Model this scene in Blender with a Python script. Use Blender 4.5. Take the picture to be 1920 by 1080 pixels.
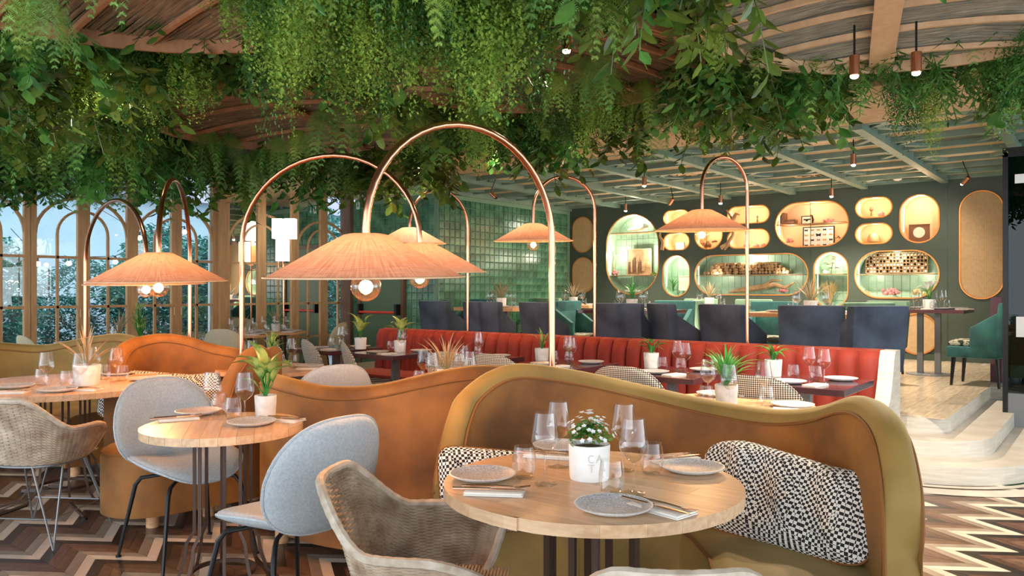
import bpy, bmesh, math, random
from math import sin, cos, pi, sqrt, radians as rad, atan2
from mathutils import Vector, Matrix
for o in list(bpy.data.objects): bpy.data.objects.remove(o)
SC = bpy.context.scene; COL = SC.collection
# ---------------------------------------------------------------- camera, sky, exposure
# world: +Y runs along the window wall, X along the niche wall; the camera is turned TH to the left of +Y
TH = rad(38.2); CT, ST = cos(TH), sin(TH); HC = 1.33; FP = 1450.0
def rf(r, f, z=0.0): return Vector((r*CT-f*ST, r*ST+f*CT, z))          # right / forward metres -> world
def pf(px, f, z=0.0): return rf((px-960)/FP*f, f, z)                    # photo column at depth f
def pz(px, py, z): return pf(px, FP*(HC-z)/(py-545), z)                 # photo pixel on a level plane
def zy(py, f): return HC-(py-545)*f/FP                                  # height of a photo row at depth f
def onY(px, py, Y):                                                     # photo pixel on a wall Y = const -> (X, z)
    u = (px-960)/FP; f = Y/(u*ST+CT); return u*f*CT-f*ST, zy(py, f)
def colX(px, Y): return onY(px, 545, Y)[0]
cam = bpy.data.cameras.new('camera'); cam.sensor_width = 36; cam.lens = 36*FP/1920; cam.shift_y = 5/1920
cam.clip_start = .05; cam.clip_end = 200
co = bpy.data.objects.new('camera', cam); COL.objects.link(co); co.location = (0, 0, HC)
co.rotation_euler = (pi/2, 0, TH); SC.camera = co
w = bpy.data.worlds.new('sky'); SC.world = w; w.use_nodes = True
bg = w.node_tree.nodes['Background']; bg.inputs[0].default_value = (.86, .93, 1, 1); bg.inputs[1].default_value = 2.3
SC.view_settings.view_transform = 'Standard'; SC.view_settings.look = 'None'
SC.view_settings.gamma = 1; SC.view_settings.use_curve_mapping = False; SC.cycles.transparent_max_bounces = 24; SC.view_settings.exposure = .84
R = random.Random(7)
# ---------------------------------------------------------------- mesh helpers
class MB:
    def __init__(s): s.v = []; s.f = []
    def add(s, vs, fs):
        b = len(s.v); s.v += [tuple(p) for p in vs]; s.f += [tuple(b+i for i in q) for q in fs]; return s
    def box(s, x0, x1, y0, y1, z0, z1):
        return s.add([(x0,y0,z0),(x1,y0,z0),(x1,y1,z0),(x0,y1,z0),(x0,y0,z1),(x1,y0,z1),(x1,y1,z1),(x0,y1,z1)],
            [(3,2,1,0),(4,5,6,7),(0,1,5,4),(1,2,6,5),(2,3,7,6),(3,0,4,7)])
    def rbox(s, x0, x1, y0, y1, z0, z1, b=.02):                        # box with chamfered edges
        X = (x0, x0+b, x1-b, x1); Y = (y0, y0+b, y1-b, y1); Z = (z0, z0+b, z1-b, z1); vs = []; fs = []
        m = bmesh.new(); bmesh.ops.create_cube(m, size=1)
        for v in m.verts: v.co = Vector((x0 if v.co.x < 0 else x1, y0 if v.co.y < 0 else y1, z0 if v.co.z < 0 else z1))
        bmesh.ops.bevel(m, geom=m.edges[:], offset=b, segments=2, profile=.6, affect='EDGES')
        m.verts.index_update()
        s.add([v.co[:] for v in m.verts], [[v.index for v in q.verts] for q in m.faces]); m.free(); return s
    def prism(s, pts, z0, z1):
        n = len(pts); vs = [(x, y, z0) for x, y in pts]+[(x, y, z1) for x, y in pts]
        return s.add(vs, [tuple(range(n-1, -1, -1)), tuple(range(n, 2*n))]+[(i, (i+1) % n, n+(i+1) % n, n+i) for i in range(n)])
    def lathe(s, prof, n=20, c=(0, 0, 0), cap0=True, cap1=True):
        vs = []; fs = []; m = len(prof)
        for r, z in prof:
            for k in range(n): vs.append((c[0]+r*cos(2*pi*k/n), c[1]+r*sin(2*pi*k/n), c[2]+z))
        for i in range(m-1):
            for k in range(n): fs.append((i*n+k, i*n+(k+1) % n, (i+1)*n+(k+1) % n, (i+1)*n+k))
        if cap0: fs.append(tuple(range(n-1, -1, -1)))
        if cap1: fs.append(tuple((m-1)*n+k for k in range(n)))
        return s.add(vs, fs)
    def tube(s, pts, r, n=6, closed=False, flat=None):
        P = [Vector(p) for p in pts]; m = len(P); vs = []; fs = []; up = None
        for i, p in enumerate(P):
            if closed: t = P[(i+1) % m]-P[i-1]
            else: t = P[min(i+1, m-1)]-P[max(i-1, 0)]
            t.normalize()
            if up is None:
                up = Vector((0, 0, 1)) if abs(t.z) < .9 else Vector((1, 0, 0))
            a = t.cross(up)
            if a.length < 1e-5: a = t.cross(Vector((.3, 1, .2)))
            a.normalize(); b = a.cross(t).normalized(); up = b
            rr = r[i] if isinstance(r, (list, tuple)) else r
            for k in range(n):
                q = 2*pi*k/n+pi/n
                vs.append(p+a*(cos(q)*rr)+b*(sin(q)*rr*(flat or 1)))
        for i in range(m if closed else m-1):
            j = (i+1) % m
            for k in range(n): fs.append((i*n+k, i*n+(k+1) % n, j*n+(k+1) % n, j*n+k))
        if not closed: fs += [tuple(range(n-1, -1, -1)), tuple((m-1)*n+k for k in range(n))]
        return s.add(vs, fs)
    def cyl(s, p0, p1, r0, r1=None, n=8): return s.tube([p0, p1], [r0, r0 if r1 is None else r1], n)
    def bar(s, p0, p1, wx, wz):                                         # flat bar between two points, wide wx sideways, wz upward
        p0 = Vector(p0); p1 = Vector(p1); t = (p1-p0).normalized(); u = Vector((0, 0, 1)) if abs(t.z) < .95 else Vector((0, 1, 0))
        a = t.cross(u).normalized(); b = a.cross(t)
        vs = []
        for p in (p0, p1):
            for i, j in ((-1,-1),(1,-1),(1,1),(-1,1)): vs.append(p+a*(i*wx/2)+b*(j*wz/2))
        return s.add(vs, [(3,2,1,0),(4,5,6,7),(0,1,5,4),(1,2,6,5),(2,3,7,6),(3,0,4,7)])
    def sphere(s, c, r, n=12, m=8, sz=1): return s.lathe([(max(r*sin(pi*i/m), 1e-4), -r*sz*cos(pi*i/m)) for i in range(m+1)], n, c, False, False)
    def grid(s, fn, nu, nv, closeu=False):
        vs = [fn(i/(nu if closeu else nu-1), j/(nv-1)) for j in range(nv) for i in range(nu)]
        fs = [(j*nu+i, j*nu+(i+1) % nu, (j+1)*nu+(i+1) % nu, (j+1)*nu+i) for j in range(nv-1) for i in range(nu if closeu else nu-1)]
        return s.add(vs, fs)
    def pad(s, fn, outline, th, nr=7, n=32, e=4):                        # pillow: outline(phi)->(x,y); fn(x,y,h)->point
        vs = []; fs = []
        for sg in (1, -1):
            b = len(vs); vs.append(fn(0, 0, sg*th))
            for i in range(1, nr+1):
                q = sin(pi/2*i/nr)
                h = th*max(0, 1-q**e)**.5*sg
                for k in range(n):
                    x, y = outline(2*pi*k/n); vs.append(fn(x*q, y*q, h))
            for k in range(n):
                t = (b, b+1+k, b+1+(k+1) % n); fs.append(t if sg > 0 else t[::-1])
                for i in range(nr-1):
                    a0 = b+1+i*n+k; a1 = b+1+i*n+(k+1) % n
                    t = (a0, a0+n, a1+n, a1); fs.append(t if sg > 0 else t[::-1])
        return s.add(vs, fs)
    def xf(s, M): s.v = [tuple(M @ Vector(p)) for p in s.v]; return s
    def mesh(s, name, mat, smooth=True, ang=40):
        me = bpy.data.meshes.new(name); me.from_pydata(s.v, [], s.f)
        if mat: me.materials.append(mat)
        if smooth:
            me.polygons.foreach_set('use_smooth', [True]*len(me.polygons))
            me.update(); me.set_sharp_from_angle(angle=rad(ang))
        me.update(); return me
    def obj(s, name, mat, parent=None, smooth=True, loc=(0,0,0), rz=0, ang=40):
        return ob(name, s.mesh(name, mat, smooth, ang), parent, loc, rz)
def ob(name, me, parent=None, loc=(0,0,0), rz=0, sc=1):
    o = bpy.data.objects.new(name, me); COL.objects.link(o); o.location = loc; o.rotation_euler = (0, 0, rz)
    o.scale = (sc,)*3 if not isinstance(sc, tuple) else sc
    if parent: o.parent = parent
    return o
def tag(o, label=None, cat=None, group=None, kind=None):
    if label: o['label'] = label
    if cat: o['category'] = cat
    if group: o['group'] = group
    if kind: o['kind'] = kind
    return o
def thing(name, label, cat, loc=(0,0,0), rz=0, group=None, sc=1):
    return tag(ob(name, None, None, loc, rz, sc), label, cat, group)
def struct(name, mb, mat, smooth=False, **k): return tag(mb.obj(name, mat, None, smooth, **k), kind='structure')
def dup(root, loc, rz, label, group=None, sc=1):
    def cp(o, par):
        c = o.copy(); COL.objects.link(c)
        if par: c.parent = par
        for ch in KIDS.get(o.name, []): cp(ch, c)
        return c
    if root.name not in SEEN:
        def reg(o):
            KIDS[o.name] = list(o.children)
            for ch in o.children: reg(ch)
        reg(root); SEEN.add(root.name)
    c = cp(root, None); c.location = loc; c.rotation_euler = (0, 0, rz); c.scale = (sc,)*3
    c['label'] = label
    if group: c['group'] = group
    elif 'group' in c: del c['group']
    return c
KIDS = {}; SEEN = set()
class Proto:                                                           # first place() moves the thing itself, later ones copy it
    def __init__(s, root): s.r = root; s.used = False
    def place(s, loc, rz, label, group=None, sc=1):
        if not s.used:
            s.used = True; o = s.r; COPY_LATER.append(o)
            KIDS[o.name] = list(o.children)
            for ch in o.children: KIDS[ch.name] = list(ch.children)
            SEEN.add(o.name); o.location = loc; o.rotation_euler = (0, 0, rz); o.scale = (sc,)*3
            o['label'] = label
            if group: o['group'] = group
            return o
        return dup(s.r, loc, rz, label, group, sc)
COPY_LATER = []
def face(d): return atan2(-d[0], d[1])                                  # rotation that turns local +Y to direction d
def rfd(r, f): return Vector((r*CT-f*ST, r*ST+f*CT))
# ---------------------------------------------------------------- materials
def M(name, col, rough=.5, metal=0, col2=None, scale=8, stretch=(1,1,1), detail=4, bump=0, bscale=None, sheen=0, sheentint=None,
      emit=0, rand=0, spec=.5, lo=.35, hi=.65, trans=0, coat=0):
    m = bpy.data.materials.new(name); m.use_nodes = True; nt = m.node_tree; N = nt.nodes; L = nt.links
    p = N['Principled BSDF']; p.inputs['Base Color'].default_value = (*col, 1); p.inputs['Roughness'].default_value = rough
    p.inputs['Metallic'].default_value = metal; p.inputs['Specular IOR Level'].default_value = spec
    if coat: p.inputs['Coat Weight'].default_value = coat; p.inputs['Coat Roughness'].default_value = .08
    if sheen:
        p.inputs['Sheen Weight'].default_value = sheen; p.inputs['Sheen Roughness'].default_value = .35
        p.inputs['Sheen Tint'].default_value = (*(sheentint or col), 1)
    if emit: p.inputs['Emission Color'].default_value = (*col, 1); p.inputs['Emission Strength'].default_value = emit
    src = None
    if col2 or bump:
        tc = N.new('ShaderNodeTexCoord'); mp = N.new('ShaderNodeMapping'); mp.inputs['Scale'].default_value = stretch
        L.new(tc.outputs['Object'], mp.inputs[0])
        n = N.new('ShaderNodeTexNoise'); n.inputs['Scale'].default_value = scale; n.inputs['Detail'].default_value = detail
        L.new(mp.outputs[0], n.inputs['Vector'])
        if col2:
            cr = N.new('ShaderNodeValToRGB'); cr.color_ramp.elements[0].position = lo; cr.color_ramp.elements[1].position = hi
            cr.color_ramp.elements[0].color = (*col, 1); cr.color_ramp.elements[1].color = (*col2, 1)
            L.new(n.outputs[0], cr.inputs[0]); src = cr.outputs[0]
        if bump:
            b = N.new('ShaderNodeBump'); b.inputs['Strength'].default_value = bump; b.inputs['Distance'].default_value = .01
            if bscale:
                n2 = N.new('ShaderNodeTexNoise'); n2.inputs['Scale'].default_value = bscale; n2.inputs['Detail'].default_value = 3
                L.new(mp.outputs[0], n2.inputs['Vector']); L.new(n2.outputs[0], b.inputs['Height'])
            else: L.new(n.outputs[0], b.inputs['Height'])
            L.new(b.outputs[0], p.inputs['Normal'])
    if rand:
        oi = N.new('ShaderNodeObjectInfo'); mr = N.new('ShaderNodeMapRange')
        mr.inputs[3].default_value = 1-rand; mr.inputs[4].default_value = 1+rand
        L.new(oi.outputs['Random'], mr.inputs[0])
        mx = N.new('ShaderNodeHueSaturation')
        if src: L.new(src, mx.inputs['Color'])
        else: mx.inputs['Color'].default_value = (*col, 1)
        L.new(mr.outputs[0], mx.inputs['Value']); src = mx.outputs[0]
    if src:
        L.new(src, p.inputs['Base Color'])
    if trans:                                                          # thin translucent leaf or cloth
        t = N.new('ShaderNodeBsdfTranslucent'); t.inputs[0].default_value = (*col, 1)
        if src: L.new(src, t.inputs[0])
        mxs = N.new('ShaderNodeMixShader'); mxs.inputs[0].default_value = trans
        L.new(p.outputs[0], mxs.inputs[1]); L.new(t.outputs[0], mxs.inputs[2]); L.new(mxs.outputs[0], N['Material Output'].inputs[0])
    return m
def glassmat(name, tint=(1,1,1), base=.04, edge=.55, rough=.0):
    m = bpy.data.materials.new(name); m.use_nodes = True; nt = m.node_tree; N = nt.nodes; L = nt.links
    N.remove(N['Principled BSDF']); t = N.new('ShaderNodeBsdfTransparent'); t.inputs[0].default_value = (*tint, 1)
    g = N.new('ShaderNodeBsdfGlossy'); g.inputs['Roughness'].default_value = rough; lw = N.new('ShaderNodeLayerWeight'); lw.inputs[0].default_value = .35
    mr = N.new('ShaderNodeMapRange'); mr.inputs[3].default_value = base; mr.inputs[4].default_value = edge
    L.new(lw.outputs['Facing'], mr.inputs[0]); mx = N.new('ShaderNodeMixShader')
    L.new(mr.outputs[0], mx.inputs[0]); L.new(t.outputs[0], mx.inputs[1]); L.new(g.outputs[0], mx.inputs[2])
    L.new(mx.outputs[0], N['Material Output'].inputs[0]); return m
def weave(name, a, b, sx, sy, rough=.8, mode='wave', dist=1.5, coord='UV', trans=0):     # two crossed stripe sets
    m = bpy.data.materials.new(name); m.use_nodes = True; nt = m.node_tree; N = nt.nodes; L = nt.links; p = N['Principled BSDF']
    tc = N.new('ShaderNodeTexCoord'); p.inputs['Roughness'].default_value = rough; outs = []
    for ax, s_ in (('X', sx), ('Y', sy)):
        wv = N.new('ShaderNodeTexWave'); wv.bands_direction = ax; wv.inputs['Scale'].default_value = s_; wv.inputs['Distortion'].default_value = dist
        wv.inputs['Detail'].default_value = 2; L.new(tc.outputs[coord], wv.inputs[0]); outs.append(wv.outputs['Fac'])
    mu = N.new('ShaderNodeMath'); mu.operation = 'MULTIPLY'; L.new(outs[0], mu.inputs[0]); L.new(outs[1], mu.inputs[1])
    cr = N.new('ShaderNodeValToRGB'); cr.color_ramp.elements[0].color = (*a, 1); cr.color_ramp.elements[1].color = (*b, 1)
    cr.color_ramp.elements[1].position = .6
    L.new(mu.outputs[0], cr.inputs[0]); L.new(cr.outputs[0], p.inputs['Base Color'])
    bp = N.new('ShaderNodeBump'); bp.inputs['Strength'].default_value = .4; bp.inputs['Distance'].default_value = .004; L.new(mu.outputs[0], bp.inputs['Height']); L.new(bp.outputs[0], p.inputs['Normal'])
    if trans:
        t = N.new('ShaderNodeBsdfTranslucent'); L.new(cr.outputs[0], t.inputs[0]); mx = N.new('ShaderNodeMixShader'); mx.inputs[0].default_value = trans
        L.new(p.outputs[0], mx.inputs[1]); L.new(t.outputs[0], mx.inputs[2]); L.new(mx.outputs[0], N['Material Output'].inputs[0])
    return m
def streak(name, a, b):                                                # straw laid out from the crown to the rim (UV: x round, y out)
    m = bpy.data.materials.new(name); m.use_nodes = True; nt = m.node_tree; N = nt.nodes; L = nt.links; p = N['Principled BSDF']; p.inputs['Roughness'].default_value = .75
    tc = N.new('ShaderNodeTexCoord'); outs = []
    for sc in ((90, 3.5, 1), (8, 60, 1)):
        mp = N.new('ShaderNodeMapping'); mp.inputs['Scale'].default_value = sc; L.new(tc.outputs['UV'], mp.inputs[0]); n = N.new('ShaderNodeTexNoise'); n.inputs['Scale'].default_value = 1; n.inputs['Detail'].default_value = 4; L.new(mp.outputs[0], n.inputs['Vector']); outs.append(n.outputs[0])
    mx = N.new('ShaderNodeMix'); mx.inputs[0].default_value = .35; L.new(outs[0], mx.inputs[2]); L.new(outs[1], mx.inputs[3])
    cr = N.new('ShaderNodeValToRGB'); cr.color_ramp.elements[0].position = .36; cr.color_ramp.elements[1].position = .64; cr.color_ramp.elements[0].color = (*a, 1); cr.color_ramp.elements[1].color = (*b, 1)
    L.new(mx.outputs[0], cr.inputs[0]); L.new(cr.outputs[0], p.inputs['Base Color'])
    bp = N.new('ShaderNodeBump'); bp.inputs['Strength'].default_value = .3; bp.inputs['Distance'].default_value = .003; L.new(mx.outputs[0], bp.inputs['Height']); L.new(bp.outputs[0], p.inputs['Normal'])
    t = N.new('ShaderNodeBsdfTranslucent'); L.new(cr.outputs[0], t.inputs[0]); ms = N.new('ShaderNodeMixShader'); ms.inputs[0].default_value = .2
    L.new(p.outputs[0], ms.inputs[1]); L.new(t.outputs[0], ms.inputs[2]); L.new(ms.outputs[0], N['Material Output'].inputs[0]); return m
def checkmat(name, a, b, scale, dist=.35, coord='Object', rough=.85, wob=3, rot=0):            # small woven black and white checks
    m = bpy.data.materials.new(name); m.use_nodes = True; nt = m.node_tree; N = nt.nodes; L = nt.links; p = N['Principled BSDF']; p.inputs['Roughness'].default_value = rough
    tc = N.new('ShaderNodeTexCoord'); n = N.new('ShaderNodeTexNoise'); n.inputs['Scale'].default_value = wob; n.inputs['Detail'].default_value = 1
    L.new(tc.outputs[coord], n.inputs['Vector'])
    vm = N.new('ShaderNodeVectorMath'); vm.operation = 'MULTIPLY_ADD'; vm.inputs[1].default_value = (dist, dist, 0)
    L.new(n.outputs['Color'], vm.inputs[0]); L.new(tc.outputs[coord], vm.inputs[2])
    mp = N.new('ShaderNodeMapping'); mp.inputs['Rotation'].default_value = (0, rot, 0)
    if rot: mp.inputs['Scale'].default_value = (1, 0, 1)
    L.new(vm.outputs[0], mp.inputs[0])
    ck = N.new('ShaderNodeTexChecker'); ck.inputs['Scale'].default_value = scale; ck.inputs['Color1'].default_value = (*a, 1); ck.inputs['Color2'].default_value = (*b, 1)
    L.new(mp.outputs[0], ck.inputs[0]); L.new(ck.outputs[0], p.inputs['Base Color']); return m
WOODG = dict(scale=3, stretch=(1, 12, 12), detail=6)
m_oak = M('oak_top', (.54, .33, .18), .33, col2=(.66, .45, .27), scale=4, stretch=(14, 1.2, 14), detail=6, rand=.16, bump=.04)
m_oak2 = M('oak_plain', (.52, .27, .12), .4, col2=(.64, .37, .19), scale=4, stretch=(14, 1.2, 14), detail=6)
m_frame = M('window_wood', (.40, .21, .09), .5, col2=(.50, .29, .13), scale=3, stretch=(10, 10, 1), detail=5)
m_velvet = M('amber_velvet', (.125, .043, .005), .72, col2=(.30, .115, .018), scale=3.4, detail=8, sheen=.4, sheentint=(1, .62, .2), lo=.36, hi=.66, bump=.12, bscale=9)
m_ochre_daylit = M('ochre_and_daylit_velvet', (.165, .098, .016), .72, col2=(.29, .175, .04), scale=3.4, detail=8, sheen=.45, sheentint=(.95, .8, .4), lo=.3, hi=.7, bump=.05, bscale=9)  # ochre of the wavy sofa; also the front sofa's painted daylit tone
m_pipe = M('velvet_piping', (.20, .075, .012), .75, sheen=.3)
m_red = M('red_velvet', (.20, .015, .007), .75, col2=(.27, .027, .011), scale=2, sheen=.35, sheentint=(1, .35, .2))
m_navy = M('navy_velvet', (.010, .018, .034), .8, col2=(.042, .062, .10), scale=4, sheen=.3, sheentint=(.4, .5, .7), lo=.35, hi=.7)
m_teal = M('teal_velvet', (.008, .055, .058), .75, col2=(.02, .13, .12), scale=5, sheen=.4, sheentint=(.3, .8, .75))
m_sage = M('sage_velvet', (.10, .19, .11), .75, col2=(.17, .29, .19), scale=5, sheen=.5, sheentint=(.6, .85, .65))
m_grey = M('grey_linen', (.37, .42, .45), .9, col2=(.46, .51, .54), scale=110, detail=3, bump=.3, bscale=220)
m_beige = M('beige_linen', (.50, .45, .30), .85, col2=(.58, .52, .37), scale=60)
m_check = checkmat('woven_black_white', (.03, .026, .022), (.66, .62, .52), 125, .0, rot=.785)
m_cush = checkmat('cushion_check', (.015, .012, .012), (.84, .80, .72), 92, .03, wob=7)
m_wick = M('wicker', (.21, .135, .08), .6, col2=(.46, .37, .27), scale=14, detail=5, lo=.3, hi=.7)
m_wickd = M('wicker_rim', (.36, .28, .20), .55, col2=(.53, .46, .37), scale=26)
m_steel = M('grey_steel', (.22, .23, .24), .4, .6)
m_black = M('black_metal', (.012, .012, .013), .35, .4)
m_bronze = M('bronze_metal', (.075, .042, .030), .5, .5)
m_copper = M('copper_tube', (.72, .33, .20), .22, 1)
m_straw = streak('straw_shade', (.56, .235, .135), (.80, .47, .33))
m_pot = M('concrete_pot', (.56, .56, .53), .8, col2=(.70, .70, .67), scale=30, bump=.1)
m_potw = M('white_pot', (.74, .73, .69), .75, col2=(.82, .81, .78), scale=16, bump=.06)
m_soil = M('soil', (.04, .025, .015), .9)
m_letter = M('pot_letter', (.60, .59, .55), .8)
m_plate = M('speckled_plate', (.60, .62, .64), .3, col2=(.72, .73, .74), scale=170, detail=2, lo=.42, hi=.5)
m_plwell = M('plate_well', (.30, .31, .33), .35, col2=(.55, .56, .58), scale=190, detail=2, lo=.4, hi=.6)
m_linen = M('napkin_linen', (.78, .74, .68), .85, bump=.1, bscale=120)
m_cut = M('cutlery_copper', (.62, .42, .30), .25, 1)
m_glass = glassmat('drinking_glass', (.985, .985, .985), .04, .6)
m_bulb = glassmat('bulb_glass', (1, .93, .82), .05, .5)
m_pane = glassmat('window_pane', (.93, .97, .98), .05, .5)
m_dglass = glassmat('teal_pane', (.10, .22, .22), .03, .4)
m_mirror = M('mirror', (.86, .88, .84), .02, 1)
m_fil = M('filament', (1, .72, .36), .5, emit=28)
m_spot = M('spot_lens', (1, .80, .55), .5, emit=40)
m_lant = M('lantern_shade', (1, .93, .78), .6, emit=1.3)
m_dark = M('dark_ceiling', (.018, .014, .010), .9)
m_wallg = M('dark_green_paint', (.048, .070, .052), .5, col2=(.058, .082, .062), scale=2)
m_beam = M('teal_beam', (.14, .22, .175), .5, col2=(.18, .27, .22), scale=6)
m_tan = M('ceiling_ply', (.46, .30, .16), .7, col2=(.62, .44, .27), scale=3, stretch=(2, 12, 2), detail=6)
m_tile = M('green_glazed_tile', (.03, .12, .07), .18, col2=(.11, .27, .16), scale=5, rand=.35, bump=.25, bscale=18)
m_grout = M('grout', (.17, .29, .19), .8)
m_cream = M('niche_cream', (.80, .54, .35), .8)
m_ngreen = M('niche_green', (.30, .46, .33), .35, col2=(.38, .54, .40), scale=12)
m_rimc = M('niche_copper_rim', (.75, .33, .10), .35, .8)
m_cane = weave('cane_panel', (.36, .22, .10), (.66, .47, .26), 26, 26, .7, coord='Object', dist=.6)
m_plat = M('pale_oak_floor', (.46, .37, .26), .22, col2=(.60, .50, .37), scale=3, stretch=(12, 1.5, 1), detail=6, rand=.14)
m_step = M('limed_oak', (.47, .43, .36), .4, col2=(.58, .54, .47), scale=3, stretch=(1.5, 1.5, 18), detail=6)
m_white = M('white_paint', (.78, .78, .76), .5)
m_bamboo = M('bamboo_stick', (.13, .08, .045), .7, col2=(.36, .22, .12), scale=7, stretch=(1, 9, 1), lo=.3, hi=.7)
m_bamg = M('grey_bamboo', (.16, .15, .12), .7, col2=(.42, .36, .27), scale=7, stretch=(1, 9, 1), lo=.3, hi=.7)
m_rib = M('pale_ash_rib', (.62, .37, .20), .5, col2=(.70, .45, .26), scale=4, stretch=(4, 4, 1))
m_ribd = M('red_cedar_rib', (.36, .15, .065), .5, col2=(.46, .21, .10), scale=4, stretch=(4, 4, 1))
m_ptop = M('plum_lacquer', (.075, .028, .035), .16, coat=.5)
m_plum = M('plum_panel', (.10, .035, .055), .5)
FLC = [M('tile_umber', (.105, .055, .033), .3, col2=(.17, .095, .055), scale=14, rand=.25), M('tile_taupe', (.25, .19, .14), .3, col2=(.33, .26, .19), scale=14, rand=.18),
       M('tile_cream', (.60, .49, .37), .3, col2=(.68, .57, .45), scale=10, rand=.1), M('tile_black', (.022, .017, .014), .28, col2=(.04, .03, .024), scale=14, rand=.3),
       M('tile_cocoa', (.07, .033, .022), .3, col2=(.13, .065, .042), scale=22, rand=.3)]
m_leafs = [M('leaf_fine', (.13, .27, .03), .55, col2=(.34, .50, .08), scale=9, trans=.35, rand=.25),
           M('leaf_deep', (.022, .10, .016), .4, col2=(.10, .27, .045), scale=9, trans=.22, rand=.25),
           M('leaf_fern', (.10, .28, .05), .5, col2=(.26, .46, .10), scale=9, trans=.35, rand=.25),
           M('leaf_broad', (.018, .07, .008), .3, col2=(.13, .19, .025), scale=6, trans=.2, rand=.4)]
m_twig = M('twig', (.10, .06, .03), .8)
m_dief = M('dieffenbachia_leaf', (.03, .22, .04), .35, col2=(.45, .55, .16), scale=16, detail=3, trans=.25, lo=.42, hi=.62)
m_palm = M('palm_leaf', (.04, .24, .04), .4, col2=(.10, .34, .08), scale=9, trans=.3)
m_spike = M('air_plant_leaf', (.26, .27, .13), .6, col2=(.46, .32, .20), scale=12, trans=.2)
m_flower = M('white_petals', (.86, .86, .84), .6, trans=.2)
m_redfl = M('red_bract', (.75, .05, .03), .45, trans=.2)
m_out = M('garden_leaf', (.012, .12, .10), .55, col2=(.05, .26, .20), scale=9, trans=.3)
m_bldg = M('blue_render', (.33, .47, .55), .8, col2=(.40, .53, .60), scale=1.2)
m_bldl = M('lavender_soffit', (.40, .39, .52), .8)
m_ground = M('garden_paving', (.20, .22, .24), .8)
m_exit = M('exit_green', (.02, .22, .12), .4); m_exitw = M('exit_white', (.85, .88, .85), .4)
m_door = M('green_door', (.085, .16, .09), .45); m_redbar = M('red_bar', (.75, .04, .02), .35)
m_doorw = M('dark_wood', (.13, .065, .035), .5, col2=(.19, .10, .055), scale=3, stretch=(8, 8, 1))
m_wood = M('drift_wood', (.30, .17, .08), .8, col2=(.48, .31, .17), scale=12)
m_paper = M('print_paper', (.74, .70, .60), .7)
m_pink = M('dried_pink', (.45, .13, .16), .8, col2=(.62, .30, .28), scale=30)
m_dry = M('dried_grass', (.55, .40, .18), .8)
m_book = M('brown_book', (.16, .08, .04), .7)
# ================================================================ THE SETTING
WX = -10.2; YN = 11.9; YT = 8.38; XT = -8.0; ZP = .37; ZC = 2.79; YB = 6.0
def inview(p, m=40):
    r = p[0]*CT+p[1]*ST; f = -p[0]*ST+p[1]*CT
    if f < .5: return None
    x = 960+FP*r/f; y = 545+FP*(HC-p[2])/f
    return (f, x, y) if -m < x < 1920+m and -m < y < 1080+m else None
# --- zigzag stone floor
fl = struct('floor', MB().box(-10.4, 4.5, -2.5, 12.2, -.12, -.012), m_grout)
PW, HP, AM = .095, .1735, .26
def tri(j): return AM if j % 2 else 0
def piece(up):
    g = .0012; a, b = (0, AM) if up else (AM, 0); d = .5*AM
    vs = [(g+a-d, g), (PW-g+a-d, g), (PW-g+b-d, HP-g), (g+b-d, HP-g)]
    return MB().prism(vs, -.012, 0)
pm = {(u, k): piece(u).mesh('floor_tile', FLC[k], False) for u in (0, 1) for k in range(5)}
cand = []
for j in range(-10, 36):
    for k in range(-100, 24):
        x = k*PW+.5*AM; y = j*HP
        if x > 1.6 or x < -9: continue
        c = Vector((x, y+HP/2, 0)); iv = inview(c, 60)
        d = -(c.x)*ST+c.y*CT
        vis = iv and (iv[1] < 560 or iv[1] > 1690)
        cand.append((0 if vis else 1, iv[0] if iv else 99, j, k, x, y))
cand.sort()
rest = [MB() for _ in range(5)]
for i, (nv, d, j, k, x, y) in enumerate(cand):
    up = j % 2 == 0; kk = k % 5
    if i < 300: ob('floor_tile', pm[(up, kk)], fl, (x, y, 0))
    else:
        s = piece(up); s.v = [(a+x, b+y, c) for a, b, c in s.v]; rest[kk].add(s.v, s.f)
for kk in range(5): tag(rest[kk].obj('floor_tiles', FLC[kk], fl, False), kind='stuff')
# --- raised platform with three rounded steps at its corner
def plan(off, r):                                                      # platform outline pushed out by off, corner radius r
    x1 = -1.02+off; y0 = 6.49-off; pts = [(-7.98, y0 if off == 0 else y0)]
    pts = [(-1.42, y0)]
    for i in range(13):
        a = -pi/2+pi/2*i/12; pts.append((x1-r+r*cos(a), y0+r+r*sin(a)))
    pts += [(x1, 9.05-off), (3.6, 9.05-off), (3.6, 11.95), (-1.42, 11.95)]
    return pts
for i, (off, r) in enumerate(((.56, .80), (.28, .54), (0, .26))):
    s = struct('trim_step', MB().prism(plan(off, r), 0 if i == 0 else ZP/3*i-.001, ZP/3*(i+1)), m_step)
pl = struct('floor_platform', MB().box(-7.98, -1.42, YB+.17, 11.95, 0, ZP), m_plat)
for i in range(14):
    for j in range(5):
        x = -3.4+i*.17; y = 6.6+j*1.1-(i % 3)*.3
        x0, x1, y0, y1 = x, x+.167, max(y, 6.52), y+1.097
        MB().box(x0, x1, y0, y1, ZP, ZP+.004).obj('floor_board', m_plat, pl, False)
b = MB()
for w0, w1 in ((.60, .66), (.70, .86)):
    o1, o0 = plan(.56+w1-.56, .80+w1-.56)[:15], plan(.56+w0-.56, .80+w0-.56)[:15]
    o1 = [(x+.0, y) for x, y in o1]
    n = len(o1); b.add([(x, y, .003) for x, y in o0]+[(x, y, .003) for x, y in o1], [(i, i+n, i+n+1, i+1) for i in range(n-1)])
struct('trim_floor_border', b, m_step)
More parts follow.
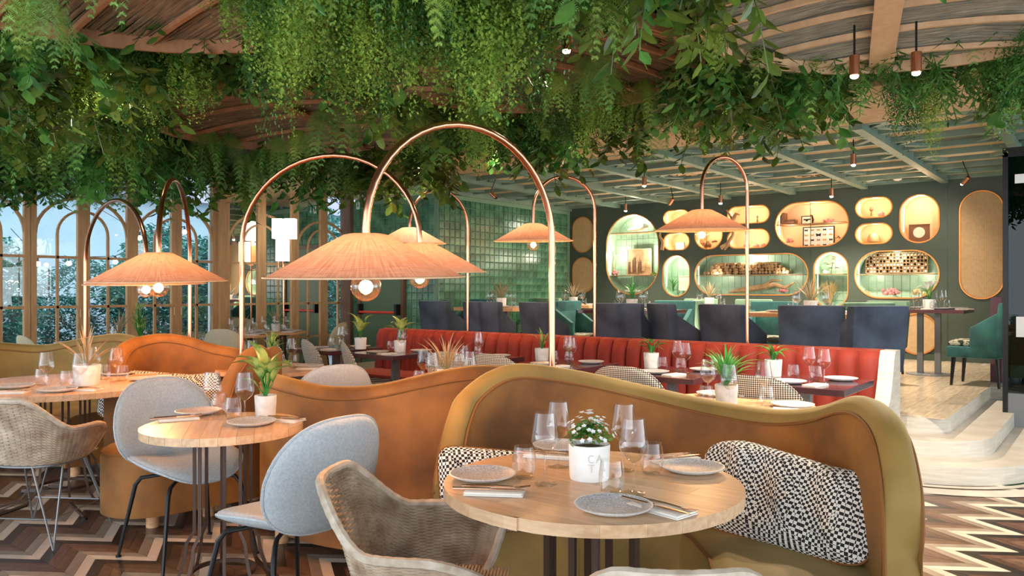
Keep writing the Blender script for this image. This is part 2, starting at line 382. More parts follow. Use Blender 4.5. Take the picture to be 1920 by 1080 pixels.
# --- window wall along X = WX
def archpts(cy, z0, r, n=16): return [(0, cy-r*cos(pi*i/n), z0+r*sin(pi*i/n)) for i in range(n+1)]
def clip(pts, ya, yb): return [p for p in pts if ya-1e-6 <= p[1] <= yb+1e-6]
def bay(name, yc, hw, mat, pane, label=None, glass=(True, True)):
    root = ob(name, None, None, (WX, 0, 0))
    def P(nm, m, mt, par=root): return m.obj(nm, mt, par, True)
    for y in (yc-hw+.035, yc-.036, yc+.036, yc+hw-.035): P('stile', MB().box(-.03, .03, y-.035, y+.035, .0, 2.95), mat)
    for z in (.10, .60, 1.13, 1.74): P('muntin', MB().box(-.018, .018, yc-hw, yc+hw, z-.016, z+.016), mat)
    for s in (-1, 1): P('muntin', MB().box(-.018, .018, yc+s*.30-.014, yc+s*.30+.014, .1, 2.02), mat)
    P('arch', MB().tube(archpts(yc, 2.02, .30), .02, 4), mat)
    P('arch', MB().tube([(0, y, 2.02+(z-2.02)*.85) for _, y, z in archpts(yc, 2.02, hw-.06)], .024, 4), mat)
    for s in (-1, 1):
        MB().box(-.004, .004, min(yc, yc+s*hw), max(yc, yc+s*hw), .05, 2.95).obj('pane' if pane[s > 0] != m_mirror else 'mirror_pane', pane[s > 0], root, False)
        P('handle', MB().cyl((.05, yc+s*.05, 1.0), (.05, yc+s*.05, 1.10), .008), m_rib) if pane[0] != m_mirror else None
    return root
G2 = (m_pane, m_pane)
for i, yc in enumerate((1.87, 3.08, 4.285, 5.495)): tag(bay('window_%d' % (i+1), yc, .605, m_frame, G2), kind='structure')
mb_ = M('mirror_frame_wood', (.50, .28, .12), .5, col2=(.60, .37, .18), scale=3, stretch=(10, 10, 1), detail=5)
tag(bay('window_5', 6.83, .605, mb_, (m_mirror, m_mirror)), kind='structure')
tag(bay('window_6', 7.99, .56, mb_, (m_mirror, m_pane)), kind='structure')
struct('wall_left', MB().box(WX-.12, WX+.06, -2.5, YT+.1, 2.95, 3.2), m_frame)
struct('trim_post', MB().box(WX-.06, WX+.10, 6.10, 6.225, 0, 2.95), m_frame)
struct('trim_post_white', MB().box(WX-.05, WX-.01, 6.00, 6.06, 0, 2.95), m_white)
struct('trim_door_frame', MB().box(WX+.10, WX+.30, 8.30, 8.38, 0, 2.9).box(WX-.02, WX+.10, 8.36, 8.40, 0, 2.9), m_doorw)
# --- tiled walls
def tilemesh(wd, ht):
    b = .006; d = .012
    vs = [(-wd/2, 0, -ht/2), (wd/2, 0, -ht/2), (wd/2, 0, ht/2), (-wd/2, 0, ht/2), (-wd/2+b, -d, -ht/2+b), (wd/2-b, -d, -ht/2+b), (wd/2-b, -d, ht/2-b), (-wd/2+b, -d, ht/2-b)]
    return MB().add(vs, [(4,5,6,7),(0,1,5,4),(1,2,6,5),(2,3,7,6),(3,0,4,7)])
TW = .118
tms = [tilemesh(TW-.006, TW-.006).mesh('wall_tile', m_tile, False)]
wf = struct('wall_tile_front', MB().box(WX, XT-.0, YT, YT+.25, 0, ZC), m_grout)
ws = struct('wall_tile_side', MB().box(XT-.22, XT, YT+.25, YN+.1, 0, ZC), m_grout)
dx0, dx1 = colX(682, YT), colX(757, YT)
jobs = []
for i in range(21):
    for j in range(25):
        x = WX+.06+i*TW; z = .06+j*TW
        if z > ZC-.03 or x > XT-.03: continue
        if dx0-.06 < x < dx1+.06 and z < 2.12: continue
        jobs.append((abs(z-1.6), 'f', x, z))
for i in range(34):
    for j in range(24):
        y = YT+.02+i*TW+.05; z = ZP+.06+j*TW
        if z > ZC-.03 or y > YN-.05: continue
        jobs.append((abs(z-1.7)+ (0 if z > .9 else 5), 's', y, z))
jobs.sort(); rr = {'f': MB(), 's': MB()}; src_t = tilemesh(TW-.006, TW-.006)
for i, (_, k, a, z) in enumerate(jobs):
    dz = R.uniform(-.003, .003)
    if i < 300:
        if k == 'f': ob('wall_tile', tms[0], wf, (a, YT, z))
        else: ob('wall_tile', tms[0], ws, (XT, a, z), pi/2)
    elif k == 'f': rr['f'].add([(x+a, y+YT, q+z) for x, y, q in src_t.v], src_t.f)
    else: rr['s'].add([(XT-y, a+x, q+z) for x, y, q in src_t.v], src_t.f)
tag(rr['f'].obj('wall_tiles', m_tile, wf, False), kind='stuff'); tag(rr['s'].obj('wall_tiles', m_tile, ws, False), kind='stuff')
# emergency exit door
d = tag(ob('door_1', None, None, ((dx0+dx1)/2, YT, 0)), kind='structure'); hw = (dx1-dx0)/2
MB().box(-hw, hw, -.05, -.005, 0, 2.05).obj('door_leaf', m_door, d, False)
MB().box(-hw-.06, -hw, -.07, 0, 0, 2.1).box(hw, hw+.06, -.07, 0, 0, 2.1).box(-hw-.06, hw+.06, -.07, 0, 2.05, 2.11).obj('door_frame', m_doorw, d, False)
MB().cyl((-hw+.02, -.13, .99), (hw-.04, -.13, .99), .02).obj('push_bar', m_redbar, d)
MB().box(-hw, -hw+.05, -.15, -.05, .95, 1.12).box(hw-.06, hw-.01, -.15, -.05, .95, 1.12).obj('bar_bracket', m_black, d, False)
ex = thing('exit_sign', 'green emergency exit sign hanging above the tiled corner door', 'sign', (*[onY(677, 385, YT-.12)[0]], YT-.12, 0))
ez = onY(677, 385, YT-.12)[1]
MB().box(-.13, .13, -.012, .012, ez-.085, ez+.085).obj('sign_board', m_exit, ex, False)
MB().box(-.10, -.02, -.015, -.011, ez-.06, ez+.06).obj('door_symbol', m_exitw, ex, False)
MB().sphere((-.06, -.018, ez+.04), .012).add([(-.075,-.017,ez+.02),(-.045,-.017,ez+.025),(-.035,-.017,ez-.05),(-.055,-.017,ez-.01),(-.085,-.017,ez-.05)], [(0,1,2,3),(0,3,4)]).obj('running_figure', m_exit, ex, False)
MB().box(.045, .06, -.015, -.011, ez-.01, ez+.055).add([(.02,-.014,ez-.01),(.085,-.014,ez-.01),(.0525,-.014,ez-.06)], [(0,1,2)]).obj('arrow_symbol', m_exitw, ex, False)
MB().cyl((-.1, 0, ez+.085), (-.1, 0, ZC), .004).cyl((.1, 0, ez+.085), (.1, 0, ZC+.105), .004).obj('hanger', m_white, ex)
# --- niche wall at Y = YN
def stadium(x0, z0, x1, z1, n=10):
    w_, h_ = x1-x0, z1-z0; r = min(w_, h_)/2*.995; pts = []
    for (cx, cz, a0) in ((x1-r, z0+r, -pi/2), (x1-r, z1-r, 0), (x0+r, z1-r, pi/2), (x0+r, z0+r, pi)):
        for i in range(n+1): a = a0+pi/2*i/n; pts.append((cx+r*cos(a), cz+r*sin(a)))
    return pts
def nrect(px0, py0, px1, py1):
    xa, _ = onY(px0, 545, YN); xb, _ = onY(px1, 545, YN); pm_ = (px0+px1)/2
    return (xa, onY(pm_, py1, YN)[1], xb, onY(pm_, py0, YN)[1])
NICHES = [('g', 1137, 402, 1235, 552), ('c', 1244, 394, 1293, 422), ('c', 1244, 437, 1293, 469), ('g', 1243, 479, 1293, 556), ('c', 1303, 415, 1355, 467),
  ('c', 1364, 386, 1443, 419), ('c', 1364, 430, 1443, 465), ('g', 1303, 477, 1515, 553), ('c', 1454, 378, 1591, 462), ('c', 1604, 370, 1673, 408),
  ('c', 1604, 419, 1673, 457), ('c', 1687, 365, 1761, 455), ('g', 1526, 473, 1590, 578), ('g', 1603, 470, 1761, 559)]
CANES = [(1075, 407, 1112, 473), (1075, 483, 1114, 549), (1800, 358, 1882, 560), (1682, 588, 1760, 664)]
cu = bpy.data.curves.new('niche_wall', 'CURVE'); cu.dimensions = '2D'; cu.fill_mode = 'BOTH'; cu.extrude = .02
def spl(pts):
    sp = cu.splines.new('POLY'); sp.points.add(len(pts)-1); sp.use_cyclic_u = True
    for q, (x, z) in zip(sp.points, pts): q.co = (x, z, 0, 1)
spl([(XT-.2, 0), (3.6, 0), (3.6, ZC+.1), (XT-.2, ZC+.1)])
nr = [(k,)+nrect(*q) for k, *q in NICHES]
for k, *q in nr: spl(stadium(*q))
tmp = bpy.data.objects.new('tmp', cu); COL.objects.link(tmp)
me = bpy.data.meshes.new_from_object(tmp.evaluated_get(bpy.context.evaluated_depsgraph_get())); bpy.data.objects.remove(tmp)
me.materials.clear(); me.materials.append(m_wallg); me.transform(Matrix(((1,0,0,0),(0,0,-1,0),(0,1,0,0),(0,0,0,1))))
wn = tag(ob('wall_back', me, None, (0, YN+.02, 0)), kind='structure')
DEP = .30; NB = []
for k, x0, z0, x1, z1 in nr:
    pts = stadium(x0, z0, x1, z1); n = len(pts)
    m = MB(); m.add([(x, 0, z) for x, z in pts]+[(x, DEP, z) for x, z in pts], [(i, (i+1) % n, n+(i+1) % n, n+i) for i in range(n)]+[tuple(range(n, 2*n))])
    bx = m.obj('niche', m_ngreen if k == 'g' else m_cream, wn, True, (0, .02, 0), ang=30); tag(bx, 'recessed lit niche lined in '+('green tile' if k == 'g' else 'cream'))
    cx, cz = (x0+x1)/2, (z0+z1)/2
    MB().tube([(x, -.022, z) for x, z in pts], .012, 5, True).obj('niche_rim', m_rimc, wn)
    if k == 'g':                                                       # raised tile joints inside the green niches
        g = MB(); s = .11; ng = int((x1-x0)/s)+1; nz = int((z1-z0)/s)+1
        for i in range(ng):
            for j in range(nz):
                px_, pz_ = x0+(i+.5)*s, z0+(j+.5)*s
                if x0+.03 < px_ < x1-.03 and z0+.03 < pz_ < z1-.03:
                    g.box(px_-s/2+.004, px_+s/2-.004, DEP-.008+.02, DEP+.03, pz_-s/2+.004, pz_+s/2-.004)
        tag(g.obj('niche_tiles', m_ngreen, bx, False, (0, -.02, 0)), kind='stuff')
    area = (x1-x0)*(z1-z0)
    st = MB().box(x0+.03, x0+.042, .02, .032, z0+(z1-z0)*.25, z1-(z1-z0)*.25); st.obj('light_strip', m_lant, bx, False)
    L = bpy.data.lights.new('niche_light', 'POINT'); L.energy = 1.6+area*7; L.shadow_soft_size = .04
    L.color = (1, .74, .46) if k == 'c' else (1, .93, .74)
    lo = bpy.data.objects.new('niche_light', L); COL.objects.link(lo); lo.location = (cx, YN+.07, z1-.07 if (z1-z0) > .3 else cz+.05); lo.parent = None
    if area > .5:
        l2 = lo.copy(); COL.objects.link(l2); l2.location = (cx-(x1-x0)*.3, YN+.07, cz); l3 = lo.copy(); COL.objects.link(l3); l3.location = (cx+(x1-x0)*.3, YN+.07, cz)
        L.energy *= .5
for i, q in enumerate(CANES):
    x0, z0, x1, z1 = nrect(*q); pts = stadium(x0, z0, x1, z1)
    t = thing('cane_panel', ['upper of two oval cane panels at the far left of the niche wall', 'lower of two oval cane panels at the far left of the niche wall',
        'tall oval cane panel at the right end of the niche wall', 'round cane panel low on the wall behind the corner table'][i], 'wall panel', (0, YN, 0))
    MB().add([(x, -.015, z) for x, z in pts]+[(x, 0, z) for x, z in pts], [tuple(range(len(pts)))]+[(j, (j+1) % len(pts), len(pts)+(j+1) % len(pts), len(pts)+j) for j in range(len(pts))]).obj('cane_weave', m_cane, t, False)
    MB().tube([(x, -.018, z) for x, z in pts], .013, 5, True).obj('panel_frame', m_rimc, t)
for z in (.5,): struct('baseboard_back', MB().box(XT, 3.6, YN-.02, YN, ZP, ZP+.09), m_wallg)
for px in (1325, 1520, 1776): x = colX(px, YN); struct('trim_wall_joint', MB().box(x-.004, x+.004, YN-.006, YN, ZP, ZC), m_wallg)
# --- ceilings
struct('ceiling', MB().box(-10.4, 4.5, -2.2, 6.25, 3.12, 3.25).box(-10.4, XT, 6.25, YT+.3, 3.12, 3.25), m_dark)
cl = tag(ob('ceiling_lattice', None), kind='structure')
m_plypale = M('pale_ply', (.62, .44, .27), .7, col2=(.72, .54, .36), scale=3, stretch=(2, 12, 2), detail=6)
MB().box(XT-2.4, 4.2, 6.25, YN+.1, ZC+.105, ZC+.2).obj('ceiling_board', m_tan, cl, False)
MB().box(XT-2.4, 4.2, 6.25, 7.48, ZC+.05, ZC+.105).obj('ply_border', m_tan, cl, False)
bx = [-8.0+1.02*i for i in range(12)]
for x in bx: MB().box(x-.045, x+.045, 7.45, YN, ZC+.0, ZC+.105).obj('main_beam', m_beam, cl, False)
ny = 0
for j in range(9):
    y = 7.5+j*.55
    MB().box(XT-.2, 4.2, y-.025, y+.025, ZC+.045, ZC+.105).obj('cross_beam', m_beam, cl, False)
    if j < 8:
        for i, x in enumerate(bx[:-1]):                                # hexagon pieces between the beams
            if (i+j) % 2 == 0 and x < 1.5:
                hx = MB()
                for (xa, ya, xb, yb) in ((.06, .275, .28, .03), (.06, .275, .28, .52), (.96, .275, .74, .03), (.96, .275, .74, .52)):
                    hx.bar((x+xa, y+ya, ZC+.08), (x+xb, y+yb, ZC+.08), .07, .045)
                hx.obj('hexagon_brace', m_beam, cl, False)
                MB().prism([(x+.1, y+.275), (x+.28, y+.08), (x+.74, y+.08), (x+.92, y+.275), (x+.74, y+.47), (x+.28, y+.47)], ZC+.09, ZC+.104).obj('hexagon_panel', m_wallg if (i+j) % 4 == 0 else m_plypale, cl, False)
struct('trim_ceiling_edge', MB().box(XT-2.4, 4.2, 6.15, 6.25, ZC+.05, 3.2), m_tan)
def vent(px, py, label):
    p = pz(px, py, ZC+.085); t = thing('air_vent', label, 'vent', p)
    MB().box(-.30, .30, -.30, .30, .0, .02).obj('panel', m_tan, t, False)
    for i in range(12):
        a = 2*pi*i/12; MB().bar((.06*cos(a), .06*sin(a), -.004), (.22*cos(a), .22*sin(a), -.004), .018, .008).obj('slot', m_black, t, False)
vent(1527, 327, 'square swirl vent in the lattice ceiling above the butterfly niche'); vent(1268, 332, 'square swirl vent in the lattice ceiling left of the right copper lamp arch')
# --- right hand end: plum panel and dark glass screen
p = pf(1874, 8.3); struct('trim_plum_panel', MB().box(-.05, .05, -.30, .30, ZP, 1.26), m_plum, loc=(p.x, p.y, 0))
q = pf(1888, 6.9); t = tag(ob('window_7', None, None, (q.x, q.y, 0)), kind='structure')
MB().box(0, 1.6, -.01, .01, .25, 2.52).obj('glass_screen', m_dglass, t, False)
MB().box(-.03, .01, -.03, .03, .12, 2.56).box(-.03, 1.6, -.03, .03, 2.52, 2.60).obj('screen_frame', m_black, t, False)
MB().box(0, 1.6, -.02, .02, .12, .42).obj('screen_kick_panel', m_steel, t, False)
MB().box(.07, .2, -.014, -.01, .92, 1.10).box(.06, .2, -.014, -.01, 2.28, 2.36).obj('notice', m_white, t, False)
struct('wall_right', MB().box(.2, 3.2, 9.8, 9.9, ZP, ZC), m_grout)
# --- outside: garden wall, hedge
struct('ground_outside', MB().box(-30, WX-.2, -14, 26, -.2, -.05), m_ground)
struct('wall_outside', MB().box(-19.2, -19, -14, 26, 0, 3.6), m_bldg)
struct('wall_outside_upper', MB().box(-19.6, -18.6, -14, 26, 3.6, 12), m_bldl)
# ================================================================ SOFAS
def smooth(pts, n):                                                    # Catmull-Rom through tuples
    out = []; m = len(pts)
    for i in range(m-1):
        p0, p1, p2, p3 = pts[max(i-1, 0)], pts[i], pts[i+1], pts[min(i+2, m-1)]
        for k in range(n):
            t = k/n; out.append(tuple(.5*(2*b+(c-a)*t+(2*a-5*b+4*c-d)*t*t+(3*b-a-3*c+d)*t**3) for a, b, c, d in zip(p0, p1, p2, p3)))
    return out+[tuple(pts[-1])]
def sofa(label, pts, seat_side, depth=.48, th=.12, m_in=None, m_out=None, m_seat=None, seatrange=(0, 1), world=False, feet=4, capfall=()):
    """pts: (x, y, top) in world metres along the face of the back that carries the seat."""
    S = smooth(pts, 6); P = [Vector((a, b)) for a, b, _ in S]; Zt = [max(c, .16) for _, _, c in S]; n = len(P)
    root = thing('curved_sofa', label, 'sofa', (P[n//2].x, P[n//2].y, 0)); o = Vector((P[n//2].x, P[n//2].y))
    N = []
    for i in range(n):
        t = (P[min(i+1, n-1)]-P[max(i-1, 0)]).normalized(); N.append(Vector((-t.y, t.x))*seat_side)
    zb = .09
    def sec(i):
        z = Zt[i]; k = min(1, (z-zb)/.2)
        return [(-th, zb), (-th, z-.06*k), (-th*.93, z-.026*k), (-th*.72, z-.007*k), (-th*.5, z), (-th*.28, z-.007*k), (-th*.07, z-.026*k), (0, z-.06*k)]
    sh = MB(); k = 8
    for i in range(n):
        for dd, z in sec(i): q = P[i]+N[i]*dd-o; sh.v.append((q.x, q.y, z))
    for i in range(n-1):
        for j in range(k-1): a = i*k+j; sh.f.append((a, a+1, a+k+1, a+k))
    for e in (0, n-1):
        q = P[e]-o; sh.v.append((q.x, q.y, zb)); v = len(sh.v)-1
        sh.f.append(tuple(e*k+j for j in range(k))+(v,))
    bk = sh.obj('back_shell', m_out, root, True, ang=60)
    pn = MB(); rows = 8
    for i in range(n):
        for j in range(rows):
            z = zb+(Zt[i]-.06*min(1, (Zt[i]-zb)/.2)-zb)*j/(rows-1); bul = .012*sin(pi*j/(rows-1)); q = P[i]+N[i]*bul-o; pn.v.append((q.x, q.y, z))
    for i in range(n-1):
        for j in range(rows-1): a = i*rows+j; pn.f.append((a, a+1, a+rows+1, a+rows))
    pn.obj('back_panel', m_in, root, True, ang=60)
    MB().tube([(P[i].x+N[i].x*.004-o.x, P[i].y+N[i].y*.004-o.y, Zt[i]-.058*min(1, (Zt[i]-zb)/.2)) for i in range(n)], .006, 5).obj('piping', m_pipe, root)
    MB().tube([(P[i].x-N[i].x*th-o.x, P[i].y-N[i].y*th-o.y, Zt[i]-.058*min(1, (Zt[i]-zb)/.2)) for i in range(n)], .006, 5).obj('piping', m_pipe, root)
    if depth:
        st = MB(); i0, i1 = int(seatrange[0]*(n-1)), int(seatrange[1]*(n-1)); prof = [(0.0, .45), (depth*.5, .465), (depth*.86, .452), (depth*.96, .43), (depth, .39), (depth, .09), (0.02, .09)]
        kk = len(prof); ii = list(range(i0, i1+1))
        for i in ii:
            for dd, z in prof: q = P[i]+N[i]*dd-o; st.v.append((q.x, q.y, z))
        for i in range(len(ii)-1):
            for j in range(kk): a = i*kk+j; b = i*kk+(j+1) % kk; st.f.append((a, a+kk, b+kk, b))
        st.f += [tuple(range(kk-1, -1, -1)), tuple((len(ii)-1)*kk+j for j in range(kk))]
        st.obj('seat', m_seat, root, True, ang=50)
        MB().tube([(P[i].x+N[i].x*depth*.965-o.x, P[i].y+N[i].y*depth*.965-o.y, .428) for i in ii], .006, 5).obj('seat_piping', m_pipe, root)
        for e in range(feet):
            i = ii[int((e+.5)/feet*len(ii))]; q = P[i]+N[i]*(depth-.12)-o
            MB().lathe([(.035, 0), (.035, .09)], 12, (q.x, q.y, 0)).obj('foot', m_oak2, root)
    for e in range(2):
        i = int((e+.5)/2*n); q = P[i]-N[i]*.06-o; MB().lathe([(.035, 0), (.035, .09)], 12, (q.x, q.y, 0)).obj('foot', m_oak2, root)
    return root
def P3(px, f, y): v = pf(px, f); return (v.x, v.y, zy(y, f))
main = [P3(*q) for q in ((860, 2.98, 900), (866, 3.03, 835), (880, 3.10, 765), (905, 3.19, 718), (970, 3.30, 684), (1080, 3.38, 695), (1200, 3.40, 722), (1320, 3.33, 750), (1430, 3.17, 768),
                         (1510, 2.95, 763), (1570, 2.72, 743), (1608, 2.56, 748), (1637, 2.40, 782), (1653, 2.30, 850), (1659, 2.25, 930), (1661, 2.24, 1050))]
sofa('large curved amber velvet sofa wrapped around the front oak table', main, -1, .50, .10, m_velvet, m_ochre_daylit, m_ochre_daylit, (.12, .97))  # shell and seat: daylight on the amber velvet painted in as olive colour
cm = rf(-.4, 4.7)
def circ(cr, cf, rad_, a, z): r, f = cr+rad_*cos(rad(a)), cf+rad_*sin(rad(a)); v = rf(r, f); return (v.x, v.y, z)
ms = [(310, .80), (300, .93), (288, .97), (278, .965), (268, .93), (255, .878), (240, .862), (225, .878), (208, .88), (192, .85), (184, .80)]
sofa('amber velvet sofa turned back to front behind the two grey shell chairs', [circ(-.4, 4.7, .96, a, z) for a, z in ms], -1, .42, .12, m_velvet, m_velvet, m_velvet, (.1, .95))
sofa('amber velvet sofa with high rounded hump right of the left table', [P3(*q) for q in ((226, 5.25, 700), (234, 5.32, 662), (250, 5.45, 640), (275, 5.56, 630), (312, 5.65, 626), (350, 5.7, 632), (387, 5.7, 644), (425, 5.65, 652), (462, 5.5, 657), (500, 5.25, 650))],
     -1, .46, .11, m_velvet, m_velvet, m_velvet, (.0, .95))
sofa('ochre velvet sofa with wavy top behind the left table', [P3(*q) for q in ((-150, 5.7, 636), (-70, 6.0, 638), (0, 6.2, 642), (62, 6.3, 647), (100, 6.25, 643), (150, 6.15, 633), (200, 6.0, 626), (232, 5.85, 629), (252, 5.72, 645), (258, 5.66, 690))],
     -1, .46, .11, m_ochre_daylit, m_ochre_daylit, m_velvet, (.0, .9))
# narrow end piece with a drum-shaped seat
ps = [P3(*q) for q in ((416, 4.66, 820), (420, 4.68, 780), (430, 4.72, 735), (446, 4.78, 690), (468, 4.85, 658), (490, 4.9, 647), (508, 4.94, 655))]
r6 = sofa('short amber velvet sofa end with drum-shaped seat beside the small round table', ps, -1, 0, .11, m_velvet, m_velvet, m_velvet)
def capsule(a, b, r, n=14):
    a, b = Vector(a), Vector(b); t = (b-a).normalized(); nn = Vector((-t.y, t.x)); pts = []
    for c, s in ((b, -1), (a, 1)):
        for i in range(n+1):
            q = -pi/2+pi*i/n; d = t*cos(q)+nn*sin(q); pts.append(c+(d if s < 0 else -d)*r)
    return pts
ca, cb = rfd(-2.08, 4.46), rfd(-1.75, 4.77); o6 = Vector(r6.location[:2])
sm = MB()
for z, k in ((.09, .0), (.40, .0), (.435, .012), (.45, .035), (.455, .10), (.46, .24)):
    sm.v += [(q.x-o6.x, q.y-o6.y, z) for q in capsule(ca, cb, .262-k)]
nc = 30
for i in range(5): sm.f += [(i*nc+j, i*nc+(j+1) % nc, (i+1)*nc+(j+1) % nc, (i+1)*nc+j) for j in range(nc)]
sm.f += [tuple(range(nc-1, -1, -1)), tuple(5*nc+j for j in range(nc))]
sm.obj('seat', m_velvet, r6, True, ang=50)
MB().tube([(q.x-o6.x, q.y-o6.y, .432) for q in capsule(ca, cb, .256)], .005, 5, True).obj('seat_piping', m_pipe, r6)
for q in (ca+(cb-ca)*.2, ca+(cb-ca)*.9):
    for s in (-.15, .15): MB().lathe([(.035, 0), (.035, .09)], 12, (q.x-o6.x+s*.6, q.y-o6.y-s*.9, 0)).obj('foot', m_oak2, r6)
# cushions
def cushion(loc, rot, w_, h_, th, label, fold=0):
    t = tag(ob('cushion', None, None, loc), label, 'cushion'); t.rotation_euler = rot
    def out(a):
        c, s = cos(a), sin(a); e = .28
        return (w_/2*math.copysign(abs(c)**e, c), h_/2*math.copysign(abs(s)**e, s))
    RR = random.Random(3)
    def fn(x, y, h): k = 1+.0*x; return (x, y-.018*sin(9*x)*(.5+y/h_)*fold, h*(1+.28*fold*sin(34*x+12*y)*(1 if abs(h) > .01 else 0)))
    MB().pad(fn, out, th, 14, 96, 3).obj('cushion_cover', m_cush, t, True, ang=80)
    MB().tube([fn(*out(2*pi*i/96), 0) for i in range(96)], .005, 5, True).obj('piping', m_pipe, t)
    return t
def basis(xdir, ydir):
    x = Vector(xdir).normalized(); z = x.cross(Vector(ydir)).normalized(); y = z.cross(x); return Matrix((x, y, z)).transposed().to_euler()
A_ = pz(1360, 985, .47); B_ = pz(1612, 1055, .47); T_ = pf(1628, 2.52, .76)
ax = B_-A_; up = Vector((0, 0, 1))+ Vector((*rfd(.5, .35), 0))
cushion(pf(1462, 2.72, .60), basis(ax, up), .70, .33, .065, 'long black and white checked cushion on the front sofa, right of the table', 1)
cushion(pf(905, 2.98, .56), basis(Vector((*rfd(1, .35), 0)), Vector((*rfd(0, .3), 1))), .34, .32, .05, 'checked cushion at the left end of the front sofa behind the table', 1)
cushion(pf(300, 5.42, .60), basis(Vector((*rfd(1, .15), 0)), Vector((*rfd(0, .4), 1))), .80, .32, .06, 'black and white checked cushion on the sofa behind the left table', 1)
# ================================================================ TABLES
def table_base(t, ht, rr=.13, foot=.30, n=4, rot=.4):
    for i in range(n):
        a = rot+2*pi*i/n; u = Vector((cos(a), sin(a), 0)); s = Vector((-sin(a), cos(a), 0)); lg = None
        for sg in (-1, 1):
            base = s*(sg*.034)
            path = [u*rr+base+Vector((0, 0, ht)), u*rr+base+Vector((0, 0, .30)), u*(rr+.03)+base*1.3+Vector((0, 0, .25)), u*(rr+.035)+base*1.4+Vector((0, 0, .19)), u*(rr+.06)+base*1.6+Vector((0, 0, .11)), u*(rr+.11)+base*2+Vector((0, 0, .05)), u*foot+base*2.4+Vector((0, 0, .014))]
            b = MB()
            b.tube([p for p in path], .015, 4, flat=.62)
            o = b.obj('leg', m_bronze, t if lg is None else lg, True, ang=30); lg = lg or o
            e = path[-1]; MB().lathe([(.016, 0), (.016, .012)], 10, (e.x, e.y, 0)).obj('foot', m_black, lg)
    MB().tube([(cos(2*pi*i/32)*(rr+.02), sin(2*pi*i/32)*(rr+.02), .115) for i in range(32)], .011, 4, True).obj('base_ring', m_bronze, t)
    MB().lathe([(rr+.05, ht-.012), (rr+.05, ht)], 24).obj('mounting_plate', m_bronze, t)
def staves(t, r, z0, z1, w_=.075, seed=1):
    RR = random.Random(seed); n = int(2*r/w_)+1; w_ = 2*r/n
    for i in range(n):
        xa, xb = -r+i*w_+.0004, -r+(i+1)*w_-.0004
        lim = sqrt(max(0, r*r-min(abs(xa), abs(xb))**2)) if xa*xb > 0 else r
        cuts = [-lim-.01]; y = -lim+RR.uniform(.15, .5)
        while y < lim-.12: cuts.append(y); y += RR.uniform(.28, .55)
        cuts.append(lim+.01)
        for c0, c1 in zip(cuts[:-1], cuts[1:]):
            xs = [xa+(xb-xa)*k/6 for k in range(7)]
            lo = [(x, max(c0+.0004, -sqrt(max(0, r*r-x*x)))) for x in xs]; hi = [(x, min(c1-.0004, sqrt(max(0, r*r-x*x)))) for x in xs]
            if all(h[1] > l[1] for l, h in zip(lo[1:-1], hi[1:-1])):
                pts = lo+hi[::-1]; 
                MB().prism([(x, max(y, lo[0][1] if False else y)) for x, y in pts], z0, z1).obj('stave', m_oak, t, False)
def round_table(p, r, label, name='round_table', rz=0, stave=False, group=None, h=.75, mat=None):
    t = thing(name, label, 'table', (p.x, p.y, p.z if len(p) > 2 else 0), rz, group)
    if stave: staves(t, r, h-.033, h, .085 if r > .4 else .07)
    else: MB().lathe([(r-.004, h-.033), (r, h-.029), (r, h-.004), (r-.004, h)], 56).obj('table_top', mat or m_oak2, t)
    table_base(t, h-.033, .13 if r > .4 else .11, r*.72)
    return t
T0 = rf(.243, 2.36); T2 = rf(-1.255, 3.36); T1 = rf(-2.80, 4.85)
round_table(T0, .45, 'large round oak table set for four with a white flower pot in front', rz=TH+.9, stave=True)
round_table(T2, .335, 'small round oak table between the two grey shell chairs', rz=TH+.3, stave=True)
round_table(T1, .65, 'round oak table at the left edge with a spiky plant', rz=TH+.5, stave=True)
T3 = rf(-.40, 4.72); round_table(T3, .42, 'round oak table mostly hidden behind the turned amber sofa', rz=.3)
T4 = rf(-1.80, 5.80); round_table(T4, .40, 'pale round oak table behind the dieffenbachia pot', rz=.3)
T5 = rf(-3.36, 11.0); round_table(T5, .42, 'small round oak table in front of the mirrored doors', rz=.3)
T6 = rf(1.14, 3.98); round_table(T6, .40, 'round oak table hidden behind the front sofa with a palm', rz=.3)
T7 = pf(235, 8.1); round_table(T7, .42, 'round oak table by the arched windows with tall plants', rz=.3)
T8 = pf(455, 10.3); round_table(T8, .38, 'round oak table by the wooden post left of the mirrors', rz=.3)
BX = [-1.58, -2.52, -3.48, -4.43, -5.38, -6.25]
def square_table(x, y, z, w_, d_, label, mat, rz=0, posts=1, group=None):
    t = thing('square_table', label, 'table', (x, y, z), rz, group)
    MB().rbox(-w_/2, w_/2, -d_/2, d_/2, .71, .75, .004).obj('table_top', mat, t, False)
    for k in range(posts):
        dx = 0 if posts == 1 else (-.09+.18*k)
        MB().box(dx-.03, dx+.03, -.03, .03, .02, .71).obj('post', m_steel, t, False)
    MB().lathe([(.24, 0), (.24, .012), (.05, .02)], 28).obj('base_plate', m_steel, t)
    return t
ordn = ['rightmost', 'second', 'third', 'fourth', 'fifth', 'leftmost']
for i, x in enumerate(BX):
    square_table(x, 5.06, 0, .64, .68, ('%s plum lacquered table along the red banquette' % ordn[i]) if i in (0, 5) else '%s plum lacquered table from the right along the red banquette' % ordn[i], m_ptop)
